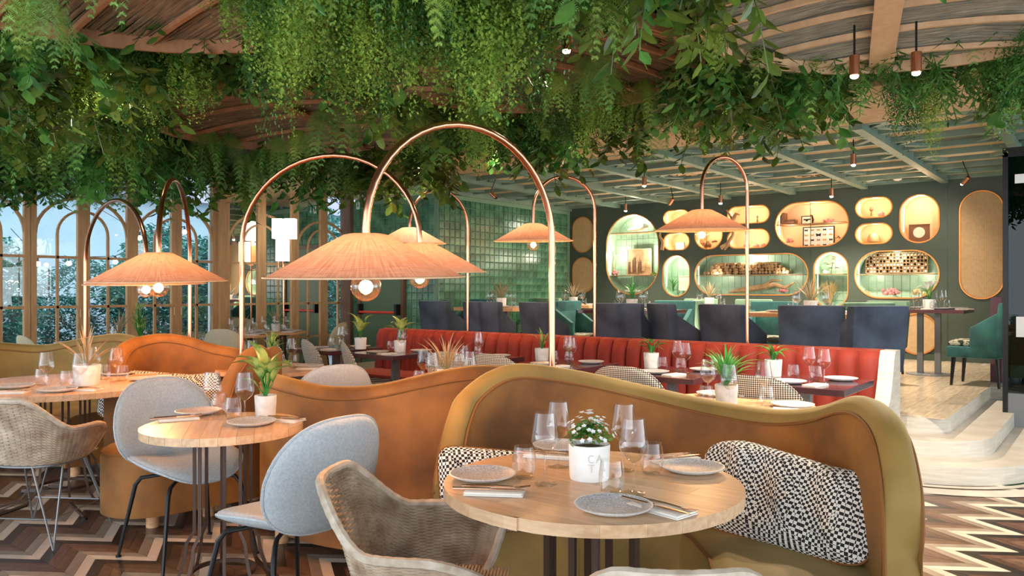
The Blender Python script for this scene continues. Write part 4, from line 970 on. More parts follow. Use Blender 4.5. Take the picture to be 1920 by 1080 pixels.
# ================================================================ COPPER ARCH LAMPS
def lamp(label, pole, shade, rimz, apex, base=0.0, sleeve=False, tilt=.03):
    t = thing('arch_lamp', label, 'lamp', (pole.x, pole.y, base)); S_ = Vector((shade.x-pole.x, shade.y-pole.y, 0)); b = base
    ztop = rimz+.165-b; sp = max(ztop+.02, apex-b-S_.length*.52); ap = apex-b
    pts = [(0, 0, 0)]+[(0, 0, sp*k/4) for k in range(1, 5)]
    for i in range(1, 25):
        q = pi*i/24; k = (1-cos(q))/2; z = sp+(ap-sp)*sin(q); pts.append((S_.x*k, S_.y*k, z))
    pts.append((S_.x, S_.y, ztop))
    MB().tube(pts, .0155, 12).obj('copper_tube', m_copper, t, True, ang=80)
    if sleeve: MB().lathe([(.03, 0), (.03, .36)], 16).obj('pole_sleeve', m_black, t)
    else: MB().lathe([(.14, 0), (.14, .012), (.03, .02)], 28).obj('floor_base', m_black, t)
    R_ = .375
    prof = [(.001, .166), (.055, .165), (.082, .160), (.10, .150), (.16, .118), (.26, .062), (.36, .006), (R_, 0)]
    m = MB(); n = 72
    m.lathe(prof, n, cap0=False, cap1=False)
    me = m.mesh('lamp_shade', m_straw, True, 80); uv = me.uv_layers.new()
    for lp in me.loops:
        v = me.vertices[lp.vertex_index].co; a = atan2(v.y, v.x)/(2*pi)+.5; uv.data[lp.index].uv = (a*3, (v.x**2+v.y**2)**.5/R_)
    sh = ob('lamp_shade', me, t, (S_.x, S_.y, rimz-b)); sh.rotation_euler = (tilt, tilt*.6, 0)
    MB().tube([(R_*cos(2*pi*i/72), R_*sin(2*pi*i/72), 0) for i in range(72)], .004, 5, True).obj('shade_rim', m_rib, sh)
    MB().cyl((S_.x, S_.y, rimz-b+.02), (S_.x, S_.y, ztop), .018).obj('lamp_holder', m_copper, t)
    MB().sphere((S_.x, S_.y, rimz-b-.035), .058, 20, 12).obj('bulb', m_bulb, t)
    MB().tube([(S_.x+.02*cos(a*1.3), S_.y+.02*sin(a*1.3), rimz-b-.045+.004*a) for a in range(8)], .004, 5).obj('filament', m_fil, t)
    L = bpy.data.lights.new('lamp_light', 'POINT'); L.energy = 14; L.color = (1, .58, .28); L.shadow_soft_size = .03
    lo = bpy.data.objects.new('lamp_light', L); COL.objects.link(lo); lo.location = (S_.x, S_.y, rimz-b-.03); lo.parent = t
lamp('large copper arch lamp with woven shade behind the front sofa', pf(1035, 3.62), pf(686, 2.94), 1.382, 2.03)
lamp('copper arch lamp with woven shade half hidden behind the front shade', pf(453, 5.06), pf(787, 4.35), 1.435, 2.15)
lamp('copper arch lamp at the left, pole right of its shade', pf(356, 5.85), pf(297, 4.46), 1.385, 2.06)
lamp('copper arch lamp at the left, pole left of its shade', pf(160, 6.4), pf(274, 5.15), 1.375, 2.0)
def bpole(px): return Vector((colX(px, YB+.28), YB+.28, 0))
lamp('copper arch lamp on the banquette ledge, middle of three', bpole(1115), pf(1000, 7.3), 1.80, 2.41, ZP, True)
lamp('copper arch lamp on the banquette ledge by the green tiles', bpole(877), pf(768, 7.9), 1.81, 2.39, ZP, True)
lamp('copper arch lamp on the banquette ledge, rightmost of three', bpole(1401), pf(1316, 6.2), 1.815, 2.42, ZP, True)
# white box lanterns in front of the mirrors
lt = pf(532, 11.5); t = thing('lantern_stand', 'cluster of glowing white box lanterns on copper stems before the mirrors', 'lamp', (lt.x, lt.y, 0))
MB().lathe([(.16, 0), (.16, .02), (.02, .03)], 20).obj('base', m_copper, t); MB().cyl((0, 0, 0), (0, 0, 1.72), .012).obj('pole', m_copper, t)
for k, (px, py, w_, h_, dd) in enumerate(((522, 429, 19, 37, 0), (545, 428, 19, 38, .1), (530, 470, 20, 40, -.1))):
    c = pf(px, 11.5+dd)-Vector((lt.x, lt.y, 0)); z = zy(py, 11.5); s = 11.5/FP; m = MB()
    q = w_*s/2; m.box(-q, q, -q, q, -h_*s/2, h_*s/2); m.xf(Matrix.Translation((c.x, c.y, z)) @ Matrix.Rotation(TH, 4, 'Z')); m.obj('lantern', m_lant, t, False)
    MB().tube([(c.x, c.y, z-h_*s/2), (c.x, c.y, 1.66), (0, 0, 1.64)], .006, 5).obj('stem', m_copper, t)
# ================================================================ CEILING CANOPIES
def canopy(label, r, f, rad_, z, ang, mat, nrib=6, dome=.12, po=0):
    m_rib = m_ribd if mat == m_bamboo else globals()['m_rib']
    c = rf(r, f, z); t = thing('bamboo_canopy', label, 'ceiling canopy', c, TH+ang)
    n = 72; rm = MB()
    for rr_, z0, z1 in ((rad_, 0, .09),):
        rm.v += [((rr_+e)*cos(2*pi*i/n), (rr_+e)*sin(2*pi*i/n), zz) for e, zz in ((0, 0), (.02, 0), (.02, .09), (0, .09)) for i in range(n)]
        rm.f += [(k*n+i, k*n+(i+1) % n, ((k+1) % 4)*n+(i+1) % n, ((k+1) % 4)*n+i) for k in range(4) for i in range(n)]
    rm.obj('rim', m_rib, t, True, ang=40)
    for i in range(nrib):
        y = -rad_+2*rad_*(i+.5)/nrib; hw_ = sqrt(rad_**2-y*y)
        MB().tube([(-hw_+2*hw_*k/12, y, .045+dome*(1-(2*k/12-1)**2)*(1-(y/rad_)**2)) for k in range(13)], .018, 4, flat=1.2).obj('rib', m_rib, t, True, ang=30)
    MB().grid(lambda u, v: (po-.07+.14*u, -rad_*.98+2*rad_*.98*v, .02+dome*(1-(2*v-1)**2)), 2, 14).grid(lambda u, v: (po-.07+.14*u, -rad_*.98+2*rad_*.98*v, .035+dome*(1-(2*v-1)**2)), 2, 14).obj('centre_plank', m_rib, t, False)
    st = MB(); RR = random.Random(int(rad_*100)); k = 0
    y = -rad_
    while y < rad_:
        hw_ = sqrt(max(.0004, rad_**2-y*y))*.995; j = RR.uniform(-.012, .012); zz = .07+dome*(1-(y/rad_)**2)
        st.tube([(-hw_, y+j, zz-dome*(1-(y/rad_)**2)*.9+RR.uniform(0, .01)), (-hw_*.4, y-j*.5, zz), (hw_*.4, y+j, zz+RR.uniform(0, .012)), (hw_, y-j, zz-dome*(1-(y/rad_)**2)*.9)], RR.uniform(.005, .009), 4); y += RR.uniform(.008, .013)
    tag(st.obj('bamboo_mat', mat, t, True, ang=80), kind='stuff')
    return c, rad_
CAN = [canopy('pale round bamboo canopy at the upper right with a wide centre plank', 2.05, 3.72, 1.10, 2.68, -.40, m_bamg, 7, .12, -.2), canopy('round bamboo canopy at the upper left', -1.75, 3.22, 1.24, 2.70, -.7, m_bamboo, 7),
       canopy('round bamboo canopy in the middle above the front copper arch', .15, 5.0, 1.05, 2.72, .5, m_bamboo, 6), canopy('round bamboo canopy behind the hanging vines, above the second arch lamp', -1.9, 6.7, 1.25, 2.74, -.3, m_bamboo, 6),
       canopy('round bamboo canopy over the far left windows', -4.6, 5.2, 1.2, 2.80, -.3, m_bamboo, 6)]
# ================================================================ SPOTLIGHTS
def spot(px, py, z, label, e=60, on=True, aim=(0, 0, -1), size=.022, zt=None):
    p = pz(px, py, z); t = thing('spotlight', label, 'spotlight', p); a = Vector(aim).normalized()
    m = MB().cyl(-a*.11, -a*.0, size+.006, n=14); m.obj('housing', m_copper, t); MB().cyl(-a*.11, (0, 0, (zt or (3.12 if p.y < 6.2 else ZC+.105))-p.z), .006, n=6).obj('bracket', m_black, t)
    MB().sphere(a*.004, size, 12, 8, .6).obj('lens', m_spot if on else m_black, t)
    if on:
        L = bpy.data.lights.new('spot_light', 'SPOT'); L.energy = e*1.6; L.color = (1, .84, .66); L.spot_size = rad(130); L.spot_blend = .7; L.shadow_soft_size = .03
        lo = bpy.data.objects.new('spot_light', L); COL.objects.link(lo); lo.parent = t; lo.location = a*.03; lo.rotation_euler = a.to_track_quat('-Z', 'Y').to_euler()
sp_ = [(1602, 142, 2.52, 'bright spotlight under the right canopy, left of the pair', 90), (1718, 136, 2.52, 'bright spotlight under the right canopy, right of the pair', 90), (786, 312, 2.60, 'spotlight above the second copper arch', 30),
       (1208, 348, 2.62, 'spotlight in the lattice ceiling left of the right arch lamp', 120), (1173, 395, 2.58, 'spotlight above the tall green niche', 110), (1351, 381, 2.55, 'spotlight inside the right lamp arch', 110), (1600, 309, 2.62, 'spotlight above the two small niches', 120),
       (1559, 368, 2.6, 'spotlight above the butterfly niche', 110), (1062, 95, 2.66, 'spotlight among the ferns above the middle canopy', 6), (1068, 268, 2.62, 'spotlight among vines below the middle canopy', 8), (212, 139, 2.72, 'spotlight in the dark foliage at the left', 8), (928, 283, 2.62, 'small spotlight right of the front copper arch', 12), (1358, 180, 2.7, 'spotlight glaring at the right end of the middle canopy', 6)]
for px, py, z, l, e in sp_: spot(px, py, z, l, e, zt=2.80 if 'right canopy' in l else None)
spot(1805, 345, 2.62, 'small red-copper spotlight above the tall cane panel', 25, True, (-.5, .3, -.5)); spot(1255, 383, 2.56, 'unlit copper spotlight above the small left niches', 0, False, (-.5, .2, -.5)); spot(930, 371, 2.62, 'unlit copper spotlight above the green tiles', 0, False, (.5, .2, -.5))
MBs = pz(1683, 332, ZC+.10); tag(MB().lathe([(.06, 0), (.05, -.04), (.02, -.05)], 20).obj('smoke_detector', m_white, None, True, MBs), 'round white smoke detector on the lattice ceiling right of the vent', 'detector')
# ================================================================ THINGS IN THE NICHES
YI = YN+.17
def at(px, py): return onY(px, py, YI)
def shelf(px0, px1, py, label):
    a, z = at(px0, py); b, _ = at(px1, py); zz = (at(px0, py)[1]+at(px1, py)[1])/2
    tag(MB().box(a, b, YN+.05, YN+.31, zz-.008, zz+.004).obj('niche_shelf', m_wood, None, False), label, 'shelf'); return zz
def frame(px0, py0, px1, py1, label, mframe, minner, dd=.05, tilt=0):
    x0, z1 = at(px0, (py0)); x1, z0 = at(px1, py1); t = thing('picture_frame', label, 'picture', ((x0+x1)/2, YI+dd, z0)); w_, h_ = (x1-x0)/2, z1-z0
    MB().box(-w_, w_, -.01, .01, 0, h_).obj('print', minner, t, False)
    MB().box(-w_, w_, -.018, .012, 0, .012).box(-w_, w_, -.018, .012, h_-.012, h_).box(-w_, -w_+.012, -.018, .012, 0, h_).box(w_-.012, w_, -.018, .012, 0, h_).obj('frame_moulding', mframe, t, False)
    return t, w_, h_
def clump(px, py, r, mat, label, cat, n=26, seed=1, flat=.7):
    x, z = at(px, py); RR = random.Random(seed); m = MB()
    for i in range(n):
        a = RR.uniform(0, 6.28); e = RR.uniform(0, 1.5); q = r*RR.uniform(.4, 1); m.sphere((cos(a)*sin(e)*q, sin(a)*sin(e)*q*.6, .01+cos(e)*q*flat), r*RR.uniform(.14, .24), 6, 4)
    return tag(m.obj('dried_flower' if cat == 'flower' else 'coral', mat, None, True, (x, YI, z)), label, cat)
shelf(1139, 1233, 437, 'upper shelf of the tall green niche'); shelf(1139, 1233, 517, 'lower shelf of the tall green niche')
x, z = at(1196, 434); m = MB().tube([(-.20, 0, .03), (-.08, .02, .05), (.05, 0, .06), (.14, -.02, .10), (.20, 0, .08)], [.02, .045, .04, .05, .02], 8); tag(m.obj('driftwood', m_paper, None, True, (x, YI, z)), 'pale driftwood on the upper shelf of the tall green niche', 'driftwood')
t, w_, h_ = frame(1174, 467, 1220, 515, 'square wooden relief on the lower shelf of the tall green niche', m_rib, m_wood)
for k in range(6): MB().box(-w_+.02+k*.055, -w_+.06+k*.055, -.03, -.01, .03+.02*(k % 3), h_*(.5+.08*(k % 4))).obj('relief_block', m_wood if k % 2 else m_book, t, False)
clump(1153, 516, .10, m_pink, 'pink dried flowers at the left of the wooden relief', 'flower', 30, 2); clump(1226, 516, .07, m_leafs[0], 'small green moss right of the wooden relief', 'flower', 20, 3)
x, z = at(1151, 515); tag(MB().tube([(0, 0, 0), (.0, 0, .2), (.03, 0, .32), (-.01, 0, .42)], [.018, .014, .012, .008], 6).tube([(.02, 0, .28), (.07, 0, .36), (.10, 0, .35)], [.012, .01, .006], 6).obj('branch', m_wood, None, True, (x, YI, z)), 'upright branch at the left side of the tall green niche', 'branch')
x, z = at(1186, 549); tag(MB().pad(lambda a, b, h: (a, b, .02+h), lambda q: (.17*cos(q), .08*sin(q)), .03, 4, 20).obj('shell_dish', m_paper, None, True, (x, YI, z+.01)), 'pale shell dish at the bottom of the tall green niche', 'dish')
frame(1271, 517, 1291, 545, 'white framed print in the narrow green niche', m_white, m_paper)
x, z = at(1262, 551); t = thing('potted_bamboo', 'tall thin green plant in the narrow green niche', 'plant', (x, YI, z))
for k in range(9):
    a = k*.7; o = ob('leaf', leafmesh(.28, .025, .4, 6, .2, m_sagel if 'm_sagel' in globals() else m_palm), t, (0, 0, .02)); o.rotation_euler = (Matrix.Rotation(a, 3, 'Z') @ Matrix.Rotation(pi/2-.08-.05*k, 3, 'X')).to_euler()
shelf(1306, 1512, 516, 'long shelf of the wide green niche')
RR = random.Random(4); mlog = MB().lathe([(.026, 0), (.026, .20)], 9).xf(Matrix.Rotation(pi/2, 4, 'X')).mesh('log', m_wood, True, 50)
xa, zs = at(1324, 516); xb, _ = at(1482, 516); k = 0
for row in range(4):
    n = 26-row*2
    for i in range(n):
        xx = xa+.02*row*3+(xb-xa-.06*row*2)*(i+.5)/n
        o = ob('small_log', mlog, None, (xx, YI+.10+RR.uniform(-.02, .02), zs+.032+row*.046), RR.uniform(-.06, .06)); o.scale = (RR.uniform(.85, 1.05),)*3; tag(o, 'short cut branch stacked in the wide green niche', 'log', 'stacked branches in the wide green niche'); k += 1
x, z = at(1430, 549); tag(MB().tube([(-.55, 0, .01), (-.3, .02, .05), (0, 0, .09), (.2, -.02, .13), (.35, 0, .08), (.5, 0, .16)], [.02, .05, .05, .035, .03, .012], 8).tube([(.0, 0, .1), (.15, .02, .2), (.3, 0, .19)], [.03, .02, .01], 6).obj('driftwood', m_wood, None, True, (x, YI, z)), 'long driftwood branch at the bottom of the wide green niche', 'driftwood')
clump(1468, 549, .10, m_pink, 'dried rust flowers at the right end of the wide green niche', 'flower', 24, 8)
shelf(1457, 1588, 420, 'shelf across the butterfly niche')
for k, (px, w_, h_, rot) in enumerate(((1464, .03, .17, 0), (1470, .03, .16, 0))):
    x, z = at(px, 419); tag(MB().box(-w_, w_, -.07, .07, 0, h_).obj('book', m_book, None, False, (x, YI, z)), ['dark upright book at the left of the butterfly niche', 'second dark upright book in the butterfly niche'][k], 'book')
x, z = at(1484, 419); tag(MB().box(-.09, .07, -.07, .07, 0, .03).box(-.08, .08, -.06, .06, .03, .055).obj('book', m_book, None, False, (x, YI, z)), 'flat lying book on the butterfly niche shelf', 'book')
t, w_, h_ = frame(1501, 405, 1522, 420, 'small framed black beetle on the butterfly niche shelf', m_black, m_paper); MB().sphere((0, -.015, h_/2), .02, 8, 6).bar((-.05, -.014, h_/2+.01), (.05, -.014, h_/2+.01), .006, .02).obj('beetle', m_black, t)
x, z = at(1517, 405); tag(MB().lathe([(.03, 0), (.045, .05), (.03, .10), (.01, .13)], 12).obj('vase', m_book, None, True, (x, YI+.1, z-.10)), 'small brown vase behind the framed beetle', 'vase')
clump(1553, 419, .085, m_pink, 'pink dried hydrangea on the butterfly niche shelf', 'flower', 34, 12)
t, w_, h_ = frame(1504, 426, 1563, 462, 'framed tray of mounted butterflies below the shelf', m_black, m_white)
bm_ = [m_black, m_wood, m_rimc]; 
for r in range(4):
    for c in range(5):
        cx, cz = -w_+.05+c*(2*w_-.10)/4, .03+r*(h_-.08)/3; s = .026*(1.5 if (r, c) == (2, 2) else 1)
        MB().add([(cx, -.0125, cz-s*.3), (cx-s, -.0125, cz+s*.7), (cx-s*.8, -.0125, cz-s*.6), (cx, -.0125, cz+s*.3), (cx+s, -.0125, cz+s*.7), (cx+s*.8, -.0125, cz-s*.6)], [(0, 3, 1), (0, 1, 2), (0, 4, 3), (0, 5, 4)]).obj('butterfly', bm_[(r*2+c) % 3], t, False)
clump(1480, 458, .07, m_pink, 'red coral piece at the lower left of the butterfly niche', 'coral', 22, 14, 1.2); clump(1572, 448, .05, m_book, 'dark starfish cluster right of the butterflies', 'coral', 12, 15)
def ornament(px, py, prof, mat, l, name='ornament', cat='ornament'): x, z = at(px, py); tag(MB().lathe(prof, 14).obj(name, mat, None, True, (x, YI, z)), l, cat)
ornament(1634, 405, [(.012, 0), (.008, .06), (.03, .09), (.02, .12), (.005, .13)], m_book, 'small knob ornament in the upper small niche'); ornament(1652, 405, [(.045, 0), (.045, .04), (.02, .065), (.002, .07)], m_pink, 'small red dome in the upper small niche')
ornament(1638, 454, [(.09, 0), (.085, .06), (.06, .11), (.02, .135), (.002, .137)], m_wood, 'woven dome ornament in the lower small niche')
t, w_, h_ = frame(1703, 421, 1742, 454, 'dark square frame with a pale disc in the tall cream niche', m_book, m_book); MB().lathe([(.075, 0), (.075, .01)], 28).xf(Matrix.Translation((0, -.012, h_*.55)) @ Matrix.Rotation(pi/2, 4, 'X')).obj('disc', m_paper, t)
ornament(1327, 464, [(.05, 0), (.06, .04), (.03, .08), (.01, .11)], m_book, 'dark round ornament in the circular niche'); ornament(1316, 461, [(.03, 0), (.05, .05), (.02, .10)], m_wood, 'brown ornament at the left of the circular niche'); clump(1340, 456, .06, m_book, 'dark coral in the circular niche', 'coral', 14, 18)
frame(1265, 455, 1281, 467, 'small white card in the lower left cream niche', m_white, m_paper)
for k, px in enumerate((1400, 1418, 1432)): ornament(px, 463, [(.05, 0), (.045, .03), (.02, .05), (.002, .055)], m_pink, ['left', 'middle', 'right'][k]+' of three red domes in the lower right cream niche')
ornament(1420, 417, [(.02, 0), (.006, .06), (.016, .09), (.002, .11)], m_book, 'slim figurine in the upper right cream niche')
def branchy(pts, l):
    m = MB()
    for path in pts: m.tube([(*[at(px, py)[0]], YN-.04, at(px, py)[1]) for px, py in path], [.035-.022*i/(len(path)-1) for i in range(len(path))], 7)
    tag(m.obj('branch', m_wood, None, True), l, 'branch')
branchy([[(1362, 466), (1374, 458), (1384, 442), (1386, 425), (1380, 408), (1372, 396)], [(1384, 414), (1390, 402), (1396, 405)], [(1376, 458), (1368, 470)]], 'twisted driftwood branch fixed across the right cream niches')
branchy([[(1252, 470), (1254, 456), (1248, 444), (1250, 430)]], 'short driftwood branch fixed beside the left cream niches')
shelf(1528, 1588, 514, 'shelf in the arched grass niche')
x, z = at(1556, 572); g = MB(); RR = random.Random(9)
for i in range(160):
    a = RR.uniform(0, 6.28); q = RR.uniform(.04, .15); h_ = RR.uniform(.25, .38); g.tube([(0, 0, 0), (cos(a)*q*.4, sin(a)*q*.3, h_*.6), (cos(a)*q, sin(a)*q*.5, h_)], [.002, .002, .001], 3)
tag(g.obj('dried_grass', m_dry, None, True, (x, YI, z)), 'bunch of pale dried grass in the arched niche', 'dried grass')
x, z = at(1558, 513); t = thing('dried_branch', 'brown eucalyptus sprig on the grass niche shelf', 'plant', (x, YI, z)); mel = leafmesh(.07, .05, .3, 4, .2, m_book)
for k in range(9): o = ob('leaf', mel, t, (R.uniform(-.08, .08), R.uniform(-.03, .03), R.uniform(.02, .25)), R.uniform(0, 6))
MB().tube([(0, 0, 0), (.02, 0, .14), (-.01, 0, .26)], .004, 5).obj('stem', m_twig, t)
clump(1548, 513, .06, m_flower, 'small white shells on the grass niche shelf', 'coral', 18, 19)
shelf(1606, 1758, 514, 'shelf across the crate niche')
x0, z0 = at(1623, 512); x1, _ = at(1738, 512); _, z1 = at(1680, 474); t = thing('printers_tray', 'gridded wooden tray of small stones in the crate niche', 'tray', ((x0+x1)/2, YI+.04, z0)); w_, h_ = (x1-x0)/2, z1-z0
MB().box(-w_, w_, .04, .05, 0, h_).obj('tray_back', m_book, t, False); nc_, nr_ = 18, 6
for i in range(nc_+1): MB().box(-w_+2*w_*i/nc_-.004, -w_+2*w_*i/nc_+.004, -.02, .04, 0, h_).obj('divider', m_wood, t, False)
for j in range(nr_+1): MB().box(-w_, w_, -.02, .04, h_*j/nr_-.004, h_*j/nr_+.004).obj('divider', m_wood, t, False)
stn = MB().sphere((0, 0, 0), .016, 7, 5).mesh('stone', m_paper, True)
for i in range(nc_):
    for j in range(nr_):
        if R.random() < .5: ob('stone', stn, t, (-w_+2*w_*(i+.5)/nc_, .0, h_*j/nr_+.02))
for px, r_, mt, l in ((1622, .08, m_wood, 'brown pine cones at the left of the crate niche'), (1668, .13, m_pink, 'red protea flowers in the middle of the crate niche'), (1718, .10, m_dry, 'yellow dried blooms at the right of the crate niche')): clump(px, 553, r_, mt, l, 'flower', 34, px)
# ================================================================ HANGING GREENERY
def vine(L_, wd, ns, seed, mat, sp=.011, lf=(.009, .015)):
    RR = random.Random(seed); v = []; f = []
    for s in range(ns):
        a = RR.uniform(0, 6.28); q = wd*sqrt(RR.random()); x, y = cos(a)*q, sin(a)*q; ln = L_*RR.uniform(.55, 1)*(1-.25*q/wd); z = -RR.uniform(0, .1); dx, dy = RR.uniform(-.15, .15), RR.uniform(-.15, .15); ph = RR.uniform(0, 6)
        while z > -ln:
            z -= sp*RR.uniform(.6, 1.4); k = -z/L_; tp = 1-.45*k; cx = x*tp+dx*k*.4+.012*sin(z*22+ph)+RR.gauss(0, .010); cy = y*tp+dy*k*.4+.012*cos(z*19+ph)+RR.gauss(0, .010)
            l = RR.uniform(*lf); b = RR.uniform(0, 6.28); e = RR.uniform(-1.1, .5); ux, uy, uz = cos(b)*cos(e), sin(b)*cos(e), sin(e); sx, sy, sz = -sin(b)*.42*l, cos(b)*.42*l, RR.uniform(-.3, .3)*l
            n = len(v); v += [(cx, cy, z), (cx+ux*l*.5+sx, cy+uy*l*.5+sy, z+uz*l*.5+sz), (cx+ux*l, cy+uy*l, z+uz*l), (cx+ux*l*.5-sx, cy+uy*l*.5-sy, z+uz*l*.5-sz)]; f.append((n, n+1, n+2, n+3))
    m = MB(); m.v = v; m.f = f; return m.mesh('hanging_vine', mat, False)
def fern(L_, nf, seed, mat, droop=1.0, sub=7):
    RR = random.Random(seed); m = MB()
    for s in range(nf):
        a = 2*pi*s/nf+RR.uniform(-.5, .5); L1 = L_*RR.uniform(.6, 1); pts = []; out = RR.uniform(.12, .45)
        for i in range(15):
            t = i/14; pts.append(Vector((cos(a)*out*L1*sin(t*1.7), sin(a)*out*L1*sin(t*1.7), -L1*t**1.15*droop+.03*sin(t*3))))
        for i in range(1, 14):
            t = i/14; p = pts[i]; tg = (pts[i+1]-pts[i-1]).normalized(); sd = Vector((-sin(a), cos(a), 0)); wl = L1*.36*(1-t)**.8*(.35+t*1.4 if t < .45 else 1)
            for sg in (-1, 1):
                d = (sd*sg+tg*.75+Vector((0, 0, -.12))).normalized(); nrm = d.cross(tg).normalized()
                for j in range(sub):
                    q = p+d*wl*(j+.3)/sub; w2 = wl*.30*(1-j/sub)+.006
                    for sg2 in (-1, 1):
                        e = (d*.8+tg*.9*sg2+nrm*RR.uniform(-.25, .25)).normalized(); pe = q+e*w2; wv_ = d*.0022; m.add([q-wv_, q+wv_, pe], [(0, 1, 2)])
            m.add([p-sd*.001, p+sd*.001, pts[i+1]], [(0, 1, 2)])
    return m.mesh('fern_frond', mat, False)
def sprig(nt, nl, L_, seed, mat, lw=.5, ll=.06, spread=1.0):
    RR = random.Random(seed); m = MB()
    for s in range(nt):
        a = RR.uniform(0, 6.28); el = RR.uniform(-1.3, -.05); L1 = L_*RR.uniform(.5, 1); d = Vector((cos(a)*cos(el), sin(a)*cos(el), sin(el))); p = Vector((RR.uniform(-.1, .1), RR.uniform(-.1, .1), RR.uniform(-.12, 0)))
        m.tube([p, p+d*L1*.5, p+d*L1+Vector((0, 0, -.05))], .002, 3)
        for k in range(nl):
            t = (k+1)/nl; q = p+d*L1*t+Vector((0, 0, -.05*t*t)); sd = d.cross(Vector((RR.uniform(-.4, .4), RR.uniform(-.4, .4), 1))).normalized(); u = (d*.7+sd*(1 if k % 2 else -1)*.9*spread+Vector((0, 0, -.25))).normalized(); w_ = u.cross(Vector((RR.uniform(-.5, .5), RR.uniform(-.5, .5), 1))).normalized(); l = ll*RR.uniform(.6, 1.1); n_ = u.cross(w_)
            m.add([q, q+u*l*.35+w_*l*lw*.5+n_*l*.06, q+u*l*.75+w_*l*lw*.38+n_*l*.03, q+u*l, q+u*l*.75-w_*l*lw*.38+n_*l*.03, q+u*l*.35-w_*l*lw*.5+n_*l*.06, q+u*l*.5], [(0, 1, 6), (1, 2, 6), (2, 3, 6), (3, 4, 6), (4, 5, 6), (5, 0, 6)])
    return m.mesh('leafy_sprig', mat, False)
VN = [(vine(.75, .15, 105, 1, m_leafs[0], .011, (.010, .018)), .75), (vine(.75, .16, 110, 2, m_leafs[0], .011, (.010, .018)), .75), (vine(.55, .17, 110, 3, m_leafs[1], .011, (.010, .018)), .55), (vine(.6, .16, 110, 4, m_leafs[1], .011, (.010, .017)), .6)]
FN = [(fern(.42, 7, 5, m_leafs[2]), .42), (fern(.36, 8, 6, m_leafs[0]), .36), (fern(.48, 6, 7, m_leafs[2], sub=9), .48)]
SPR = [sprig(14, 8, .26, 8, m_leafs[3], .55, .085), sprig(15, 9, .26, 9, m_leafs[3], .5, .075), sprig(18, 14, .26, 10, m_leafs[1], .24, .055), sprig(14, 8, .26, 11, m_leafs[1], .6, .075)]
ZT = 3.10
def where(px, f):
    if f > 6.3 and px < 700: return 'in front of the arched windows'
    if px < 520: return 'around the left bamboo canopy'
    if px < 1010: return 'in the middle above the copper arches'
    if px < 1420: return 'between the middle and right canopies'
    return 'around the right bamboo canopy'
NMS = {'v': ('hanging_vine', 'curtain of fine trailing vine hanging %s', 'hanging plant', 'trailing vines %s'), 'f': ('fern_frond', 'feathery green fern fronds hanging %s', 'fern', 'ferns %s'), 's': ('leafy_sprig', 'broad-leaved green sprig hanging %s', 'foliage', 'leafy sprigs %s')}
CNT = {'v': 0, 'f': 0, 's': 0}
def hang(kind, r, f, top, sc, rz, me):
    nm, lb, cat, gr = NMS[kind]; w_ = where(960+FP*r/f, f); CNT[kind] += 1
    o = ob(nm, me, None, rf(r, f, top), rz, sc); tag(o, lb % w_, cat, gr % w_)
hero = [(560, 3.2, 150), (585, 3.5, 190), (615, 3.6, 150), (670, 3.3, 130), (690, 3.5, 200), (740, 3.3, 140), (765, 3.5, 215), (835, 3.4, 200), (865, 3.3, 180), (905, 3.2, 215), (935, 3.3, 240), (965, 3.7, 200), (640, 3.9, 230), (860, 3.9, 265), (985, 4.2, 225), (430, 3.6, 60), (470, 3.7, 120), (500, 3.5, 90), (540, 3.6, 205), (922, 3.45, 262), (950, 3.6, 245), (885, 3.5, 235), (850, 3.6, 165), (815, 3.3, 130), (780, 3.7, 200), (700, 3.8, 245), (725, 4.0, 250), (655, 4.1, 190), (525, 3.9, 225), (500, 4.2, 280), (545, 4.4, 255), (600, 3.4, 95), (640, 3.3, 70),
        (995, 3.2, 150), (1040, 3.3, 170), (1270, 5.3, 265), (1300, 5.6, 290), (1350, 5.5, 305), (1330, 5.2, 230), (1390, 5.3, 280), (1430, 5.2, 270), (1470, 5.0, 225), (1540, 5.6, 240), (1700, 5.7, 285), (1742, 5.7, 300), (1870, 4.9, 290), (1895, 4.6, 270), (1915, 4.4, 250),
        (885, 5.6, 330), (900, 5.8, 345), (1010, 5.6, 290), (1060, 5.8, 310), (1100, 5.7, 320), (1140, 5.5, 285), (350, 4.7, 225), (380, 5.0, 240), (230, 4.7, 250), (60, 4.8, 240), (120, 4.9, 260), (20, 4.7, 250), (290, 4.9, 260), (160, 5.0, 255)]
for i, (px, f, yb) in enumerate(hero):
    zb = zy(yb, f); me, L0 = VN[i % 4 if px > 1000 else i % 3]; zb -= .06; top = min(ZT, zb+1.05); k = (top-zb)/L0; s = R.uniform(.85, 1.2); hang('v', (px-960)/FP*f, f, top, (s, s, k), R.uniform(0, 6), me)
fh = [(75, 3.3, 110), (60, 3.6, 150), (85, 3.9, 165), (210, 3.0, 55), (590, 3.0, 60), (560, 3.2, 70), (700, 3.0, 40), (800, 3.1, 110), (1000, 3.0, 60), (1080, 2.9, 80), (1120, 3.1, 135), (1150, 3.4, 120), (1020, 3.1, 70), (1400, 4.8, 200), (1450, 4.9, 200), (1490, 5.0, 250), (1205, 5.4, 262), (1130, 4.9, 235), (1100, 5.0, 225), (1040, 5.0, 240), (430, 7.4, 375), (520, 7.2, 370), (560, 6.9, 340), (640, 6.4, 330), (300, 7.6, 360), (200, 7.5, 350), (90, 7.6, 340), (40, 7.4, 345), (150, 7.8, 370), (350, 7.7, 375), (390, 7.3, 360), (250, 7.9, 365), (600, 6.7, 340)]
for i, (px, f, yb) in enumerate(fh):
    zb = zy(yb, f); me, L0 = FN[i % 3]; s = R.uniform(.9, 1.3)*(1.15 if f > 6 else 1); hang('f', (px-960)/FP*f, f, zb+L0*s*1.0, s, R.uniform(0, 6), me)
